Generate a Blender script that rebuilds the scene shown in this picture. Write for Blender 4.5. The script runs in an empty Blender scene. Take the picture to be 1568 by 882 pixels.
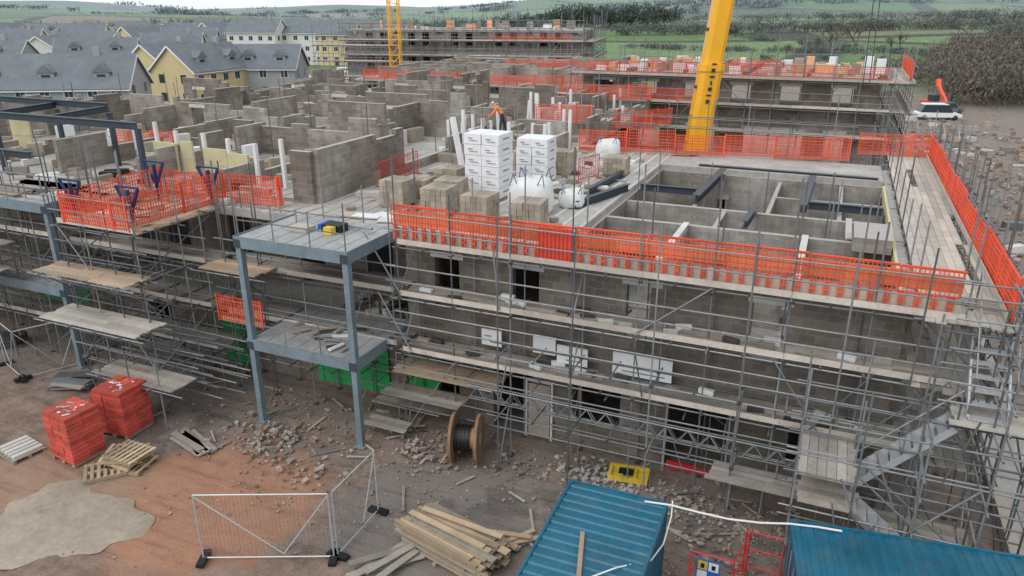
import bpy, math, random
import numpy as np
from mathutils import Vector, Matrix
random.seed(7); np.random.seed(7)
R=random.random
def U(a,b): return a+(b-a)*random.random()
C,SN=math.cos(math.radians(23.4)),math.sin(math.radians(23.4))
def S(X,Y): return (X*C-Y*SN, X*SN+Y*C)      # survey grid (rotated 23.4 deg from the building grid)
scene=bpy.context.scene
# ---------------------------------------------------------------- materials
MATS={}
def nodes(name):
    m=bpy.data.materials.new(name); m.use_nodes=True; MATS[name]=m
    nt=m.node_tree; b=nt.nodes['Principled BSDF']; return m,nt,b
def N(nt,t,**k):
    n=nt.nodes.new(t)
    for a,v in k.items(): setattr(n,a,v)
    return n
def mixc(nt,fac,a,b,bt='MIX'):
    n=N(nt,'ShaderNodeMix',data_type='RGBA',blend_type=bt)
    for i,v in ((0,fac),(6,a),(7,b)):
        if isinstance(v,bpy.types.NodeSocket): nt.links.new(v,n.inputs[i])
        else: n.inputs[i].default_value=v if i==0 else (*v[:3],1)
    return n.outputs[2]
def pos(nt): return N(nt,'ShaderNodeNewGeometry').outputs['Position']
def noise(nt,vec,sc,det=4,rough=.6):
    n=N(nt,'ShaderNodeTexNoise'); n.inputs['Scale'].default_value=sc; n.inputs['Detail'].default_value=det; n.inputs['Roughness'].default_value=rough
    nt.links.new(vec,n.inputs['Vector']); return n.outputs['Fac']
def mrange(nt,v,a,b,c=0.,d=1.):
    n=N(nt,'ShaderNodeMapRange'); nt.links.new(v,n.inputs[0])
    for i,x in enumerate((a,b,c,d)): n.inputs[i+1].default_value=x
    return n.outputs[0]
def mth(nt,op,a,b=None):
    n=N(nt,'ShaderNodeMath',operation=op)
    for i,v in enumerate((a,b)):
        if v is None: continue
        if isinstance(v,bpy.types.NodeSocket): nt.links.new(v,n.inputs[i])
        else: n.inputs[i].default_value=v
    return n.outputs[0]
def bump(nt,b,h,st=.4,dist=.02):
    n=N(nt,'ShaderNodeBump'); n.inputs['Strength'].default_value=st; n.inputs['Distance'].default_value=dist
    nt.links.new(h,n.inputs['Height']); nt.links.new(n.outputs[0],b.inputs['Normal'])
def M(name,col,rough=.8,metal=0.,var=.25,sc=1.5,isl=0.,col2=None,bp=0.,dirt=0.):
    m,nt,b=nodes(name); p=pos(nt)
    d=tuple(c*(1-var) for c in col); l=tuple(min(1,c*(1+var)) for c in col)
    f=mth(nt,'ADD',mth(nt,'MULTIPLY',noise(nt,p,sc,5),.6),mth(nt,'MULTIPLY',noise(nt,p,sc*9,3),.4))
    f=mrange(nt,f,.32,.68)
    c=mixc(nt,f,d,l)
    if isl or col2:
        ri=N(nt,'ShaderNodeNewGeometry').outputs['Random Per Island']
        if col2: c=mixc(nt,ri,c,mixc(nt,f,tuple(x*(1-var) for x in col2),tuple(min(1,x*(1+var)) for x in col2)))
        if isl:
            k=mrange(nt,mth(nt,'FRACT',mth(nt,'MULTIPLY',ri,7.31)),0,1,1-isl,1+isl)
            cb=N(nt,'ShaderNodeCombineXYZ'); [nt.links.new(k,cb.inputs[i]) for i in range(3)]
            c=mixc(nt,1.,c,cb.outputs[0],'MULTIPLY')
    if dirt: c=mixc(nt,mrange(nt,noise(nt,p,sc*2.3,6,.7),.5,.72,0,dirt),c,(.16,.12,.095))
    nt.links.new(c,b.inputs['Base Color'])
    b.inputs['Roughness'].default_value=rough; b.inputs['Metallic'].default_value=metal
    if bp: bump(nt,b,noise(nt,p,sc*12,4),bp,.02)
    return m
M('galv',(.21,.22,.225),.5,.35,.3,3,isl=.45)
M('galv_dark',(.09,.085,.08),.6,.4,.3,4)
M('board',(.39,.345,.29),.9,0,.28,1.2,isl=.3,col2=(.30,.275,.245),bp=.2,dirt=.4)
M('board_pale',(.50,.45,.385),.9,0,.2,1.2,isl=.2,col2=(.44,.41,.365),bp=.2,dirt=.3)
M('board_new',(.46,.33,.22),.85,0,.2,1.5,isl=.25,col2=(.38,.30,.22),dirt=.3)
M('timber',(.48,.36,.235),.85,0,.22,2,isl=.3,col2=(.34,.26,.18),bp=.2)
M('toeboard',(.52,.46,.40),.85,0,.2,1.5,isl=.2,dirt=.3)
M('orange',(.80,.105,.045),.55,0,.18,1,isl=.25)
M('red',(.62,.03,.03),.5,0,.15,1)
M('orange_ply',(.70,.37,.20),.8,0,.2,1,isl=.2)
M('steel_blue',(.20,.265,.31),.5,.2,.25,1.2,dirt=.35)
M('steel_dark',(.05,.065,.085),.5,.2,.2,1.2)
M('navy',(.02,.035,.13),.5,.2,.2,1)
M('deck_grey',(.35,.355,.35),.6,.0,.28,1.3,dirt=.4)
M('concrete',(.38,.36,.335),.9,0,.25,.8,bp=.2)
M('slab',(.39,.375,.345),.9,0,.3,.7,bp=.2,dirt=.45)
M('concrete_light',(.54,.52,.49),.9,0,.15,1,isl=.15)
M('white',(.76,.77,.78),.5,0,.08,1.5)
M('bag',(.70,.71,.70),.75,0,.14,4,bp=.5)
M('white_post',(.71,.71,.70),.6,0,.12,1.5)
M('alu',(.50,.51,.52),.4,.3,.15,2)
M('mark_blue',(.14,.20,.30),.6,0,.1,1)
M('mark_pink',(.50,.22,.24),.6,0,.1,1)
M('block_brown',(.34,.29,.23),.9,0,.2,2,isl=.22)
M('block_gap',(.10,.09,.08),.9,0,.2,2)
M('blockred',(.56,.085,.06),.6,0,.28,3,isl=.28,bp=.3,dirt=.3)
M('insul_yellow',(.56,.50,.30),.85,0,.15,1.5)
M('green_sheet',(.02,.36,.09),.6,0,.25,1.5)
M('black',(.012,.012,.014),.5,0,.2,2)
M('yellow',(.66,.48,.05),.5,0,.25,2,dirt=.5)
M('crane_yellow',(.85,.42,.01),.4,0,.08,.8)
M('hose',(.72,.72,.71),.5,0,.1,1)
M('sign_blue',(.02,.13,.5),.5,0,.05,1)
M('timber_grey',(.30,.27,.23),.9,0,.25,2,isl=.3)
M('drum_wood',(.30,.185,.105),.9,0,.3,3,isl=.3,bp=.3)
M('rubble',(.34,.305,.275),.95,0,.3,3,isl=.4,col2=(.26,.18,.14))
M('asphalt',(.11,.11,.115),.9,0,.2,.3)
M('kerb',(.35,.34,.32),.9,0,.1,.5)
M('slate',(.16,.18,.20),.7,0,.22,.6,isl=.15)
M('render_cream',(.62,.51,.28),.85,0,.08,.4)
M('render_white',(.68,.67,.65),.85,0,.07,.4)
M('render_grey',(.33,.34,.345),.85,0,.1,.4)
M('glass',(.04,.05,.06),.15,0,.2,.3)
M('bark',(.15,.125,.105),.95,0,.3,2)
M('twig',(.165,.135,.115),.95,0,.25,.05,isl=.3,col2=(.125,.115,.09))
M('twig_far',(.16,.175,.16),.95,0,.2,.05,isl=.3,col2=(.12,.14,.125))  # distant twigs, greyed by haze painted into their colour
M('evergreen',(.05,.075,.058),.9,0,.3,.05,isl=.4,col2=(.07,.09,.072))  # dark green with some aerial haze mixed into the colour
M('farwood',(.21,.26,.28),.95,0,.12,.01,isl=.15,col2=(.18,.225,.24))  # far woods: pale blue-grey because haze is painted into the colour
M('hivis',(.85,.22,.03),.6,0,.05,3); M('skin',(.45,.27,.2),.6,0,.05,3); M('trouser',(.03,.035,.06),.8,0,.1,3); M('helmet',(.8,.8,.78),.4,0,.03,3)
M('cladding_beige',(.45,.40,.33),.85,0,.12,1)
M('teal',(.007,.112,.18),.42,0,.32,.9,dirt=.25)
M('spill',(.35,.295,.23),.75,0,.25,.8,dirt=.4)
M('ink',(.02,.03,.08),.6,0,.1,1)
def wallmat(name,c1,c2,mo,w,h):
    m,nt,b=nodes(name); g=N(nt,'ShaderNodeNewGeometry'); s=N(nt,'ShaderNodeSeparateXYZ'); nt.links.new(g.outputs['Position'],s.inputs[0])
    cb=N(nt,'ShaderNodeCombineXYZ'); nt.links.new(mth(nt,'ADD',s.outputs[0],s.outputs[1]),cb.inputs[0]); nt.links.new(s.outputs[2],cb.inputs[1])
    br=N(nt,'ShaderNodeTexBrick'); nt.links.new(cb.outputs[0],br.inputs['Vector'])
    br.inputs['Color1'].default_value=(*c1,1);br.inputs['Color2'].default_value=(*c2,1);br.inputs['Mortar'].default_value=(*mo,1)
    br.inputs['Scale'].default_value=1; br.inputs['Mortar Size'].default_value=.012; br.inputs['Brick Width'].default_value=w; br.inputs['Row Height'].default_value=h
    n1=noise(nt,g.outputs['Position'],.5,5); n2=noise(nt,g.outputs['Position'],9,4)
    c=mixc(nt,mrange(nt,n1,.38,.6),br.outputs['Color'],mixc(nt,1.,br.outputs['Color'],(.58,.54,.5),'MULTIPLY'))
    # damp streaks running down the wall
    cs=N(nt,'ShaderNodeCombineXYZ'); nt.links.new(mth(nt,'MULTIPLY',mth(nt,'ADD',s.outputs[0],s.outputs[1]),2.6),cs.inputs[0]); nt.links.new(mth(nt,'MULTIPLY',s.outputs[2],.35),cs.inputs[1])
    c=mixc(nt,mrange(nt,noise(nt,cs.outputs[0],1.,4),.5,.68,0,.5),c,(.15,.13,.115))
    c=mixc(nt,mrange(nt,n2,.3,.7,0,.35),c,(.17,.145,.125))
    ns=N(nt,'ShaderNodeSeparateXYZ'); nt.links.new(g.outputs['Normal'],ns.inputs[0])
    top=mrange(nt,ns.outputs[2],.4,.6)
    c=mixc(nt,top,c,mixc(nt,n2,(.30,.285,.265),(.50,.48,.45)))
    nt.links.new(c,b.inputs['Base Color']); b.inputs['Roughness'].default_value=.95
    bump(nt,b,n2,.3,.02)
wallmat('block',(.40,.365,.32),(.27,.24,.205),(.43,.40,.37),.45,.225)
wallmat('block_light',(.47,.445,.41),(.36,.34,.31),(.48,.46,.43),.45,.225)
wallmat('block_dark',(.29,.255,.22),(.18,.155,.13),(.33,.30,.27),.45,.225)
wallmat('stone',(.32,.285,.24),(.19,.16,.125),(.33,.305,.27),.30,.15)
# ---------------------------------------------------------------- mesh builder
class MB:
    def __init__(s): s.v=[];s.f=[];s.m=[];s.ms=[];s.T=(0,0,0,1,0)
    def at(s,x=0,y=0,z=0,a=0):
        a=math.radians(a); s.T=(x,y,z,math.cos(a),math.sin(a)); return s
    def P(s,p):
        x,y,z,c,n=s.T; return (x+p[0]*c-p[1]*n, y+p[0]*n+p[1]*c, z+p[2])
    def mi(s,m):
        if m not in s.ms: s.ms.append(m)
        return s.ms.index(m)
    def add(s,vs,fs,m):
        o=len(s.v); s.v+= [s.P(p) for p in vs]; k=s.mi(m)
        for f in fs: s.f.append(tuple(i+o for i in f)); s.m.append(k)
    def box(s,x0,x1,y0,y1,z0,z1,m):
        s.add([(x0,y0,z0),(x1,y0,z0),(x1,y1,z0),(x0,y1,z0),(x0,y0,z1),(x1,y0,z1),(x1,y1,z1),(x0,y1,z1)],
              [(0,3,2,1),(4,5,6,7),(0,1,5,4),(1,2,6,5),(2,3,7,6),(3,0,4,7)],m)
    def cb(s,x,y,z,w,d,h,m): s.box(x-w/2,x+w/2,y-d/2,y+d/2,z,z+h,m)
    def tube(s,p,q,r,m,n=6,r2=None,caps=False):
        p=Vector(p);q=Vector(q);d=q-p
        if d.length<1e-5: return
        d.normalize(); a=d.orthogonal().normalized(); b=d.cross(a); r2=r if r2 is None else r2
        vs=[]
        for c,rr in ((p,r),(q,r2)):
            for i in range(n):
                t=2*math.pi*i/n; vs.append(tuple(c+(a*math.cos(t)+b*math.sin(t))*rr))
        fs=[(i,(i+1)%n,n+(i+1)%n,n+i) for i in range(n)]
        if caps: fs+=[tuple(range(n-1,-1,-1)),tuple(range(n,2*n))]
        s.add(vs,fs,m)
    def beam(s,p,q,w,h,m):
        p=Vector(p);q=Vector(q);d=(q-p).normalized()
        sd=d.cross(Vector((0,0,1)))
        if sd.length<.01: sd=Vector((1,0,0))
        sd.normalize(); up=sd.cross(d).normalized(); vs=[]
        for c in (p,q):
            for a,b in ((-1,-1),(1,-1),(1,1),(-1,1)): vs.append(tuple(c+sd*a*w/2+up*b*h/2))
        s.add(vs,[(3,2,1,0),(4,5,6,7),(0,1,5,4),(1,2,6,5),(2,3,7,6),(3,0,4,7)],m)
    def ibeam(s,p,q,w,h,m):
        p=Vector(p);q=Vector(q);d=(q-p).normalized(); sd=d.cross(Vector((0,0,1)))
        if sd.length<.01: sd=Vector((1,0,0))
        sd.normalize(); up=sd.cross(d).normalized(); o=up*(h/2-.012)
        s.beam(p+o,q+o,w,.024,m); s.beam(p-o,q-o,w,.024,m); s.beam(p,q,.02,h-.05,m)
    def build(s,name,parent=None,smooth=False):
        me=bpy.data.meshes.new(name); me.from_pydata(s.v,[],s.f)
        for m in s.ms: me.materials.append(MATS[m])
        me.polygons.foreach_set('material_index',s.m)
        if smooth: me.polygons.foreach_set('use_smooth',[True]*len(s.f))
        me.update(); o=bpy.data.objects.new(name,me); scene.collection.objects.link(o)
        if parent: o.parent=parent
        return o
def empty(name):
    e=bpy.data.objects.new(name,None); scene.collection.objects.link(e); return e
def disc(mb,x,y,z,r,t,m,n=28):
    vs=[]
    for xx in (x-t/2,x+t/2):
        for i in range(n): a=2*math.pi*i/n; vs.append((xx,y+r*math.cos(a),z+r*math.sin(a)))
    mb.add(vs,[(i,(i+1)%n,n+(i+1)%n,n+i) for i in range(n)]+[tuple(range(n-1,-1,-1)),tuple(range(n,2*n))],m)
# ---------------------------------------------------------------- terrain
def sst(a,b,x):
    t=np.clip((x-a)/(b-a),0,1); return t*t*(3-2*t)
def axis(lo,hi,st,far):
    a=list(np.arange(lo,hi,st)); d=st; x=hi
    while x<far: a.append(x); d*=1.07; x+=d
    d=st; x=lo-st; l=[]
    while x>-far: l.append(x); d*=1.07; x-=d
    return np.array(l[::-1]+a)
xs=axis(-28,8,.26,9500); ys=axis(8,24,.26,9500)
GX,GY=np.meshgrid(xs,ys)
def height(x,y):
    X=x*C+y*SN; Y=-x*SN+y*C; r=np.hypot(X,Y)+1e-6; an=np.arctan2(X,Y)
    right=sst(-.1,.35,an)
    h=sst(330,700,r)*5*right
    h+=sst(600,2200,r)*(16+36*right+7*np.sin(an*9+1)+5*np.sin(an*21))
    h+=sst(700,1100,r)*(1-sst(3000,4000,r))*(7*np.sin(r/210+an*6)+4*np.sin(r/120-an*11+2))
    h+=sst(2200,5200,r)*(22+18*right+14*np.sin(an*5+.6)+7*np.sin(an*17))
    h-=sst(6500,9000,r)*80
    h+=-3.0*sst(170,260,r)*(1-sst(330,520,r))*right
    near=(1-sst(60,140,r))
    h+=near*(.035*np.sin(x*1.7+1.3*np.sin(y*.9))*np.cos(y*1.9+x*.4)+.02*np.sin(x*4.1+y*3.3)*np.sin(y*5.2-x)) -.03*near
    return h
GZ=height(GX,GY); ny,nx=GX.shape
me=bpy.data.meshes.new('ground')
vv=np.stack([GX.ravel(),GY.ravel(),GZ.ravel()],1)
idx=np.arange(nx*ny).reshape(ny,nx)
ff=np.stack([idx[:-1,:-1].ravel(),idx[:-1,1:].ravel(),idx[1:,1:].ravel(),idx[1:,:-1].ravel()],1)
me.from_pydata(vv.tolist(),[],ff.tolist()); me.polygons.foreach_set('use_smooth',[True]*len(ff))
Xc=GX*C+GY*SN; Yc=-GX*SN+GY*C; rr=np.hypot(Xc,Yc)
soil=(1-sst(146,158,Yc+.15*Xc))*sst(-62,-50,Xc)*(1-sst(66,80,Xc))
at=me.attributes.new('soil','FLOAT','POINT'); at.data.foreach_set('value',soil.ravel())
hz=.95*(1-np.exp(-np.clip(rr-450,0,None)/1600))  # aerial haze painted into the ground colour, growing with distance
at=me.attributes.new('haze_tint','FLOAT','POINT'); at.data.foreach_set('value',hz.ravel())
wd=sst(.50,.58,Xc/np.maximum(Yc,1))*sst(90,115,Yc)*(1-sst(330,380,Yc))
at=me.attributes.new('wood','FLOAT','POINT'); at.data.foreach_set('value',wd.ravel())
g=bpy.data.objects.new('ground',me); scene.collection.objects.link(g)
m,nt,b=nodes('ground_mat'); p=pos(nt)
n1=noise(nt,p,.22,5,.6); n2=noise(nt,p,1.6,6,.65); n3=noise(nt,p,14,5,.7); n4=noise(nt,p,.7,3)
mp=N(nt,'ShaderNodeMapping'); nt.links.new(p,mp.inputs[0]); mp.inputs['Rotation'].default_value=(0,0,math.radians(-18)); mp.inputs['Scale'].default_value=(.35,3.2,1)
n5=noise(nt,mp.outputs[0],1.,4,.6)
c=mixc(nt,mrange(nt,n2,.35,.65),(.155,.103,.078),(.31,.222,.17))
c=mixc(nt,mrange(nt,n1,.48,.60),c,mixc(nt,n3,(.155,.13,.11),(.31,.27,.235)))
c=mixc(nt,mrange(nt,n3,.52,.75,0,.6),c,(.38,.315,.27))
def blob(x,y,r,wob):
    vd=N(nt,'ShaderNodeVectorMath',operation='DISTANCE'); nt.links.new(p,vd.inputs[0]); vd.inputs[1].default_value=(x,y,0)
    return mrange(nt,mth(nt,'ADD',vd.outputs['Value'],mth(nt,'ADD',mth(nt,'MULTIPLY',n4,wob),mth(nt,'MULTIPLY',n2,1.4))),r+.7,r-.1)
def band(y0,y1,ax=1):
    s=N(nt,'ShaderNodeSeparateXYZ'); nt.links.new(p,s.inputs[0])
    return mrange(nt,mth(nt,'ADD',s.outputs[ax],mth(nt,'MULTIPLY',n2,2.)),y0,y1)
c=mixc(nt,mth(nt,'MULTIPLY',blob(-15.3,13.2,4.6,2.),mrange(nt,n3,.3,.6,.6,1.)),c,mixc(nt,n2,(.33,.16,.092),(.47,.25,.155)))
c=mixc(nt,mth(nt,'MULTIPLY',blob(-20.5,11.5,4.4,2.),.85),c,mixc(nt,n2,(.28,.17,.115),(.41,.27,.185)))
gr=mth(nt,'MULTIPLY',band(16.,19.5),mrange(nt,n4,.4,.6,.15,.8))
c=mixc(nt,gr,c,mixc(nt,n3,(.13,.115,.10),(.33,.295,.26)))
c=mixc(nt,blob(-9.2,14.9,4.2,2.5),c,mixc(nt,n3,(.15,.13,.115),(.28,.25,.225)))
c=mixc(nt,mrange(nt,n5,.52,.66,0,.5),c,mixc(nt,1.,c,(.55,.52,.5),'MULTIPLY'))
wet=mth(nt,'MULTIPLY',mrange(nt,n1,.53,.60),mrange(nt,n4,.45,.55))
c=mixc(nt,mth(nt,'MULTIPLY',wet,.6),c,mixc(nt,1.,c,(.5,.5,.52),'MULTIPLY'))
vs=N(nt,'ShaderNodeVectorMath',operation='MULTIPLY'); nt.links.new(p,vs.inputs[0]); vs.inputs[1].default_value=(1/190,1/140,0)
vo=N(nt,'ShaderNodeTexVoronoi'); vo.inputs['Scale'].default_value=1; nt.links.new(vs.outputs[0],vo.inputs['Vector'])
ve=N(nt,'ShaderNodeTexVoronoi',feature='DISTANCE_TO_EDGE'); ve.inputs['Scale'].default_value=1; nt.links.new(vs.outputs[0],ve.inputs['Vector'])
sp=N(nt,'ShaderNodeSeparateColor'); nt.links.new(vo.outputs['Color'],sp.inputs[0])
f=mixc(nt,sp.outputs[0],(.07,.155,.035),(.14,.225,.08))
f=mixc(nt,mrange(nt,sp.outputs[1],.74,.77),f,(.21,.175,.125))
f=mixc(nt,mrange(nt,sp.outputs[2],.86,.88),f,(.06,.085,.055))
f=mixc(nt,mrange(nt,noise(nt,p,.05,4),.4,.7,0,.4),f,(.15,.17,.085))
f=mixc(nt,mrange(nt,ve.outputs[0],.05,.035),f,(.045,.055,.04))
wa=N(nt,'ShaderNodeAttribute',attribute_name='wood'); f=mixc(nt,wa.outputs['Fac'],f,mixc(nt,n1,(.075,.062,.05),(.13,.11,.085)))
ga=N(nt,'ShaderNodeAttribute',attribute_name='soil'); ha=N(nt,'ShaderNodeAttribute',attribute_name='haze_tint')
f=mixc(nt,ha.outputs['Fac'],f,(.29,.36,.395))  # far fields tinted blue-grey: haze put into the base colour
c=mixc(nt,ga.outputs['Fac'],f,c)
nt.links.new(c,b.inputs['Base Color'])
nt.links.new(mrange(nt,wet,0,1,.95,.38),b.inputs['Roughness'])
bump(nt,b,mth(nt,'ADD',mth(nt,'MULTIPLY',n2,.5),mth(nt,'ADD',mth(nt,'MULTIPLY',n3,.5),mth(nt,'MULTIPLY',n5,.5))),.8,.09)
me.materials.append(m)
# ---------------------------------------------------------------- construction helpers
def wall(mb,x0,y0,x1,y1,z0,z1,t=.22,op=(),m='block',lint=True,ragged=0):
    L=math.hypot(x1-x0,y1-y0); a=math.degrees(math.atan2(y1-y0,x1-x0)); mb.at(x0,y0,0,a)
    t+=U(0,.012); z1+=U(-.006,.006); s=0; y0,y1=-t/2,t/2
    def seg(s0,s1):
        if s1-s0<.02: return
        if ragged<=0: mb.box(s0,s1,y0,y1,z0,z1,m); return
        q=s0
        while q<s1-.01:
            w=min(U(.9,2.7),s1-q); zz=z1-.225*random.choice([0,0,0,1,1,2,3][:3+ragged])+U(-.003,.003)
            mb.box(q,q+w,y0,y1,z0,zz,m); q+=w
    for (s0,s1,zb,zt) in sorted(op):
        seg(s,s0)
        if zb>z0+.02: mb.box(s0,s1,y0,y1,z0,zb,m)
        if zt<z1-.02:
            mb.box(s0,s1,y0,y1,zt,z1-.004,m)
            if lint: mb.box(s0-.15,s1+.15,y0-.006,y1+.006,zt,min(zt+.2,z1-.01),'concrete_light')
        s=s1
    seg(s,L)
    mb.at()
def boards(mb,x0,x1,y0,y1,z,m='board',alongx=True,w=.225,miss=0.):
    if not alongx:
        q=x0
        while q<x1-.05:
            s=y0
            while s<y1-.1:
                L=min(3.9,y1-s)
                if R()>miss: mb.box(q+.006,q+w-.006,s+.01,s+L-.01,z+U(0,.006),z+.04+U(0,.006),m)
                s+=L
            q+=w
        return
    q=y0
    while q<y1-.05:
        s=x0-U(0,.2); first=True
        while s<x1-.1:
            L=min(3.9 if not first else U(1.5,3.9),x1+U(0,.15)-s); first=False
            if R()>miss: mb.box(s+.01,s+L-.01,q+.006,q+w-.006,z+U(0,.006),z+.04+U(0,.006),m)
            s+=L
        q+=w
TR=.0245
def scaffold(name,x,y,a,L,W,lifts,top,bay=2.0,rows=2,z0=0,deck=None,guard=True,diag=.6,topj=.8,dm='board',toe=True,miss=.04,mats=None):
    mb=MB()
    mb.at(x,y,0,a); n=max(1,round(L/bay)); b=L/n
    for i in range(n+1):
        for r in range(rows):
            lx=U(-.05,.05); t=top+U(-topj,topj)*.8 if r==0 else (top-.3+U(-topj,topj)*.6)
            px=i*b+U(-.08,.08); py=r*W/(rows-1) if rows>1 else 0
            mb.tube((px,py,z0),(px+lx,py+U(-.04,.04),t),TR,'galv'); mb.cb(px,py,z0-.02,.15,.15,.03,'galv_dark')
            for z in lifts: mb.cb(px+.02,py-.03,z-.13,.09,.10,.09,'galv_dark')
    for z in lifts:
        for r in range(rows):
            py=r*W/(rows-1) if rows>1 else 0
            mb.tube((-U(.1,.5),py-.05,z-.08),(L+U(.1,.5),py-.05,z-.08+U(-.02,.02)),TR,'galv')
        if rows>1:
            for i in range(n+1): mb.tube((i*b+.05,-U(.1,.45),z-.03),(i*b+.05,W+U(.05,.3),z-.03),TR,'galv')
            for i in range(n):
                if W<3: mb.tube((i*b+b/2,-.12,z-.03),(i*b+b/2,W+.1,z-.03),TR,'galv')
        if guard:
            for dz in (.5,1.0): mb.tube((-U(.1,.5),-.05,z+dz),(L+U(.1,.5),-.05,z+dz+U(-.03,.03)),TR,'galv')
        if deck is None or z in deck:
            boards(mb,0,L,.04,W-.04,z,(mats or {}).get(z,dm),miss=miss)
            if toe:
                s=0
                while s<L:
                    e=min(s+3.9,L); mb.box(s,e,-.025,.01,z+.03,z+.2+U(-.01,.01),'toeboard'); s=e
    if diag>0:
        ll=[z0]+list(lifts)
        for k in range(len(ll)-1):
            i=(k*2)%n if n>1 else 0
            while i<n:
                if R()<diag:
                    xa,xb=(i*b,min(n,i+1)*b) if k%2==0 else (min(n,i+1)*b,i*b)
                    mb.tube((xa,-.08,ll[k]+.1),(xb,-.08,ll[k+1]),TR,'galv')
                i+=4
            if rows>1:
                for i in range(0,n+1,3): mb.tube((i*b,0,ll[k]+.1),(i*b,W,ll[k+1]),TR,'galv')
    mb.at(); return mb.build(name)
def barrier(mb,x0,y0,x1,y1,z,h=1.1,style=0,sp=.11):
    L=math.hypot(x1-x0,y1-y0); mb.at(x0,y0,z,math.degrees(math.atan2(y1-y0,x1-x0)))
    if style==1:
        s=0
        while s<L-.1:
            w=min(2.35,L-s-.03); dz=U(-.04,.07); t=U(-.05,.05); hh=h+U(-.1,.04)
            for k in range(int(w/sp)+1): mb.box(s+k*sp,s+k*sp+.026,-.01+t,.01+t,.03+dz,hh+dz,'orange')
            for k in range(8): zz=.05+dz+k*(hh-.1)/7; mb.box(s,s+w,.012+t,.026+t,zz,zz+.028,'orange')
            for ss in (s,s+w): mb.box(ss-.02,ss+.03,-.02+t,.03+t,0+dz,hh+.03+dz,'orange')
            s+=w+.04
        mb.box(0,L,.07,.095,.02,.22,'toeboard')
    else:
        s=0
        while s<L-.1:
            w=min(2.0,L-s-.02); dz=U(-.03,.05); t=U(-.04,.02); zb=.45
            for k in range(int(w/.1)+1): mb.box(s+k*.1,s+k*.1+.024,-.012+t,.01+t,zb+dz,h+dz,'orange')
            for zz in (zb,.60,.76,.92,h-.04): mb.box(s,s+w,.012+t,.024+t,zz+dz,zz+.032+dz,'orange')
            mb.box(s,s+w,-.016+t,.014+t,h+dz,h+.035+dz,'orange')
            k=0
            while s+k*.34+.1<s+w:
                q=s+k*.34+.06+U(-.02,.02); hh=zb+.03+dz; mb.box(q,q+.05,-.03+t,.02+t,.02,hh,'orange'); mb.box(q+.1,q+.135,-.03+t,.02+t,.12,hh,'orange'); mb.box(q,q+.135,-.034+t,.012+t,.2,.25,'orange'); k+=1
            s+=w+.03
        q=0
        while q<L-.05:
            e=min(q+2.4,L); mb.box(q,e-.01,.06,.085,.03,.42,'toeboard'); mb.box(q,e-.01,.09,.115,.52,.95+U(-.03,.02),'orange_ply'); q=e
    mb.at()
# ---------------------------------------------------------------- main building shell
mb=MB()
wall(mb,-12.6,20.3,2.4,20.3,0,3.0,.3,[(1.0,1.9,.8,2.2),(3.2,4.6,0,2.3),(6.0,7.6,.9,2.3),(9.1,11.0,0,2.5),(12.6,13.6,1.0,2.2)],'stone')
wall(mb,-12.6,20.3,2.4,20.3,3.0,6.5,.28,[(1.1,2.0,4.2,5.9),(3.9,4.8,4.2,5.9),(7.6,8.5,4.2,5.9),(11.2,12.1,4.2,5.9)],'block_dark')
wall(mb,-27,20.6,-12.6,20.6,0,3.05,.3,[(1.5,2.7,.3,2.2),(5.5,6.6,0,2.3),(10.1,13.3,.2,2.0),(14,14.35,.5,2)],'stone')
wall(mb,-46,21.2,-27,21.2,0,3.05,.3,[(3,4.5,.8,2.2),(8,9.3,.3,2.2),(13,16,.3,2.2)],'stone')
wall(mb,-27,22.6,-12.6,22.6,3.05,6.4,.25,[(1,2.2,3.1,5.6),(4.5,5.6,4,5.6),(8,9.2,3.1,5.6),(11.2,12.4,4,5.6)],'block_dark')
wall(mb,-46,22.0,-27,22.0,3.05,6.4,.25,[(3,4.5,4,5.6),(8,9.3,3.1,5.6),(13,16,4,5.6)],'block_dark')
wall(mb,-12.6,20.5,-12.6,22.6,3.0,6.4,.25)
wall(mb,2.4,20.3,2.4,38.2,0,6.5,.3,[(2,3,1,2.2),(6,7.2,1,2.2),(3,3.9,4.2,5.9),(8,9,4.2,5.9),(12,13.5,4.2,5.9)],'block_dark')
wall(mb,-12,38.2,2.4,38.2,0,6.4,.28,[(3,4,4,6),(8,9.5,4,6)],'block_dark')
mb.box(-46,-12.65,20.75,60,2.98,3.04,'slab'); mb.box(-12.55,2.2,20.5,38,2.96,3.03,'slab')
mb.box(-46,-27.1,19.6,60,6.36,6.66,'slab'); mb.box(-27.1,-12.6,20.2,60,6.38,6.68,'slab')
mb.box(-12.6,-7.3,20.5,38.3,6.37,6.67,'slab'); mb.box(-7.3,2.2,34.6,38.3,6.38,6.665,'slab')
x=-12.4
while x<-7.4: mb.box(x,x+.11,20.55,38,6.671,6.69,'concrete_light'); x+=.62
x=-27
while x<-12.7: mb.box(x,x+.11,20.3,32,6.681,6.70,'concrete'); x+=.62
def W(*a,**k): wall(mb,*a,**k)
W(-7.3,20.5,-7.3,34.6,3.03,6.45,.22,[(1.2,2.2,3.1,5.3)])
W(-7.2,25.4,2.2,25.4,3.03,6.45,.22,[(.6,1.9,3.1,5.35),(3.3,4.4,3.1,5.35),(6.3,7.4,3.1,5.35),(8.2,9.1,3.1,5.0)],m='block_light')
W(-7.2,28.2,2.2,28.2,3.03,6.4,.22,[(1.0,2.0,3.1,5.3),(5,6,3.1,5.3)],m='block_light')
W(-7.2,34.6,2.2,34.6,3.03,6.42,.22,[(2.0,3.0,3.1,5.3),(6,7,3.1,5.3)],m='block_light')
W(-4.3,20.6,-4.3,25.3,3.03,6.35,.15); W(-.4,20.6,-.4,25.3,3.03,6.5,.15)
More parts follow.
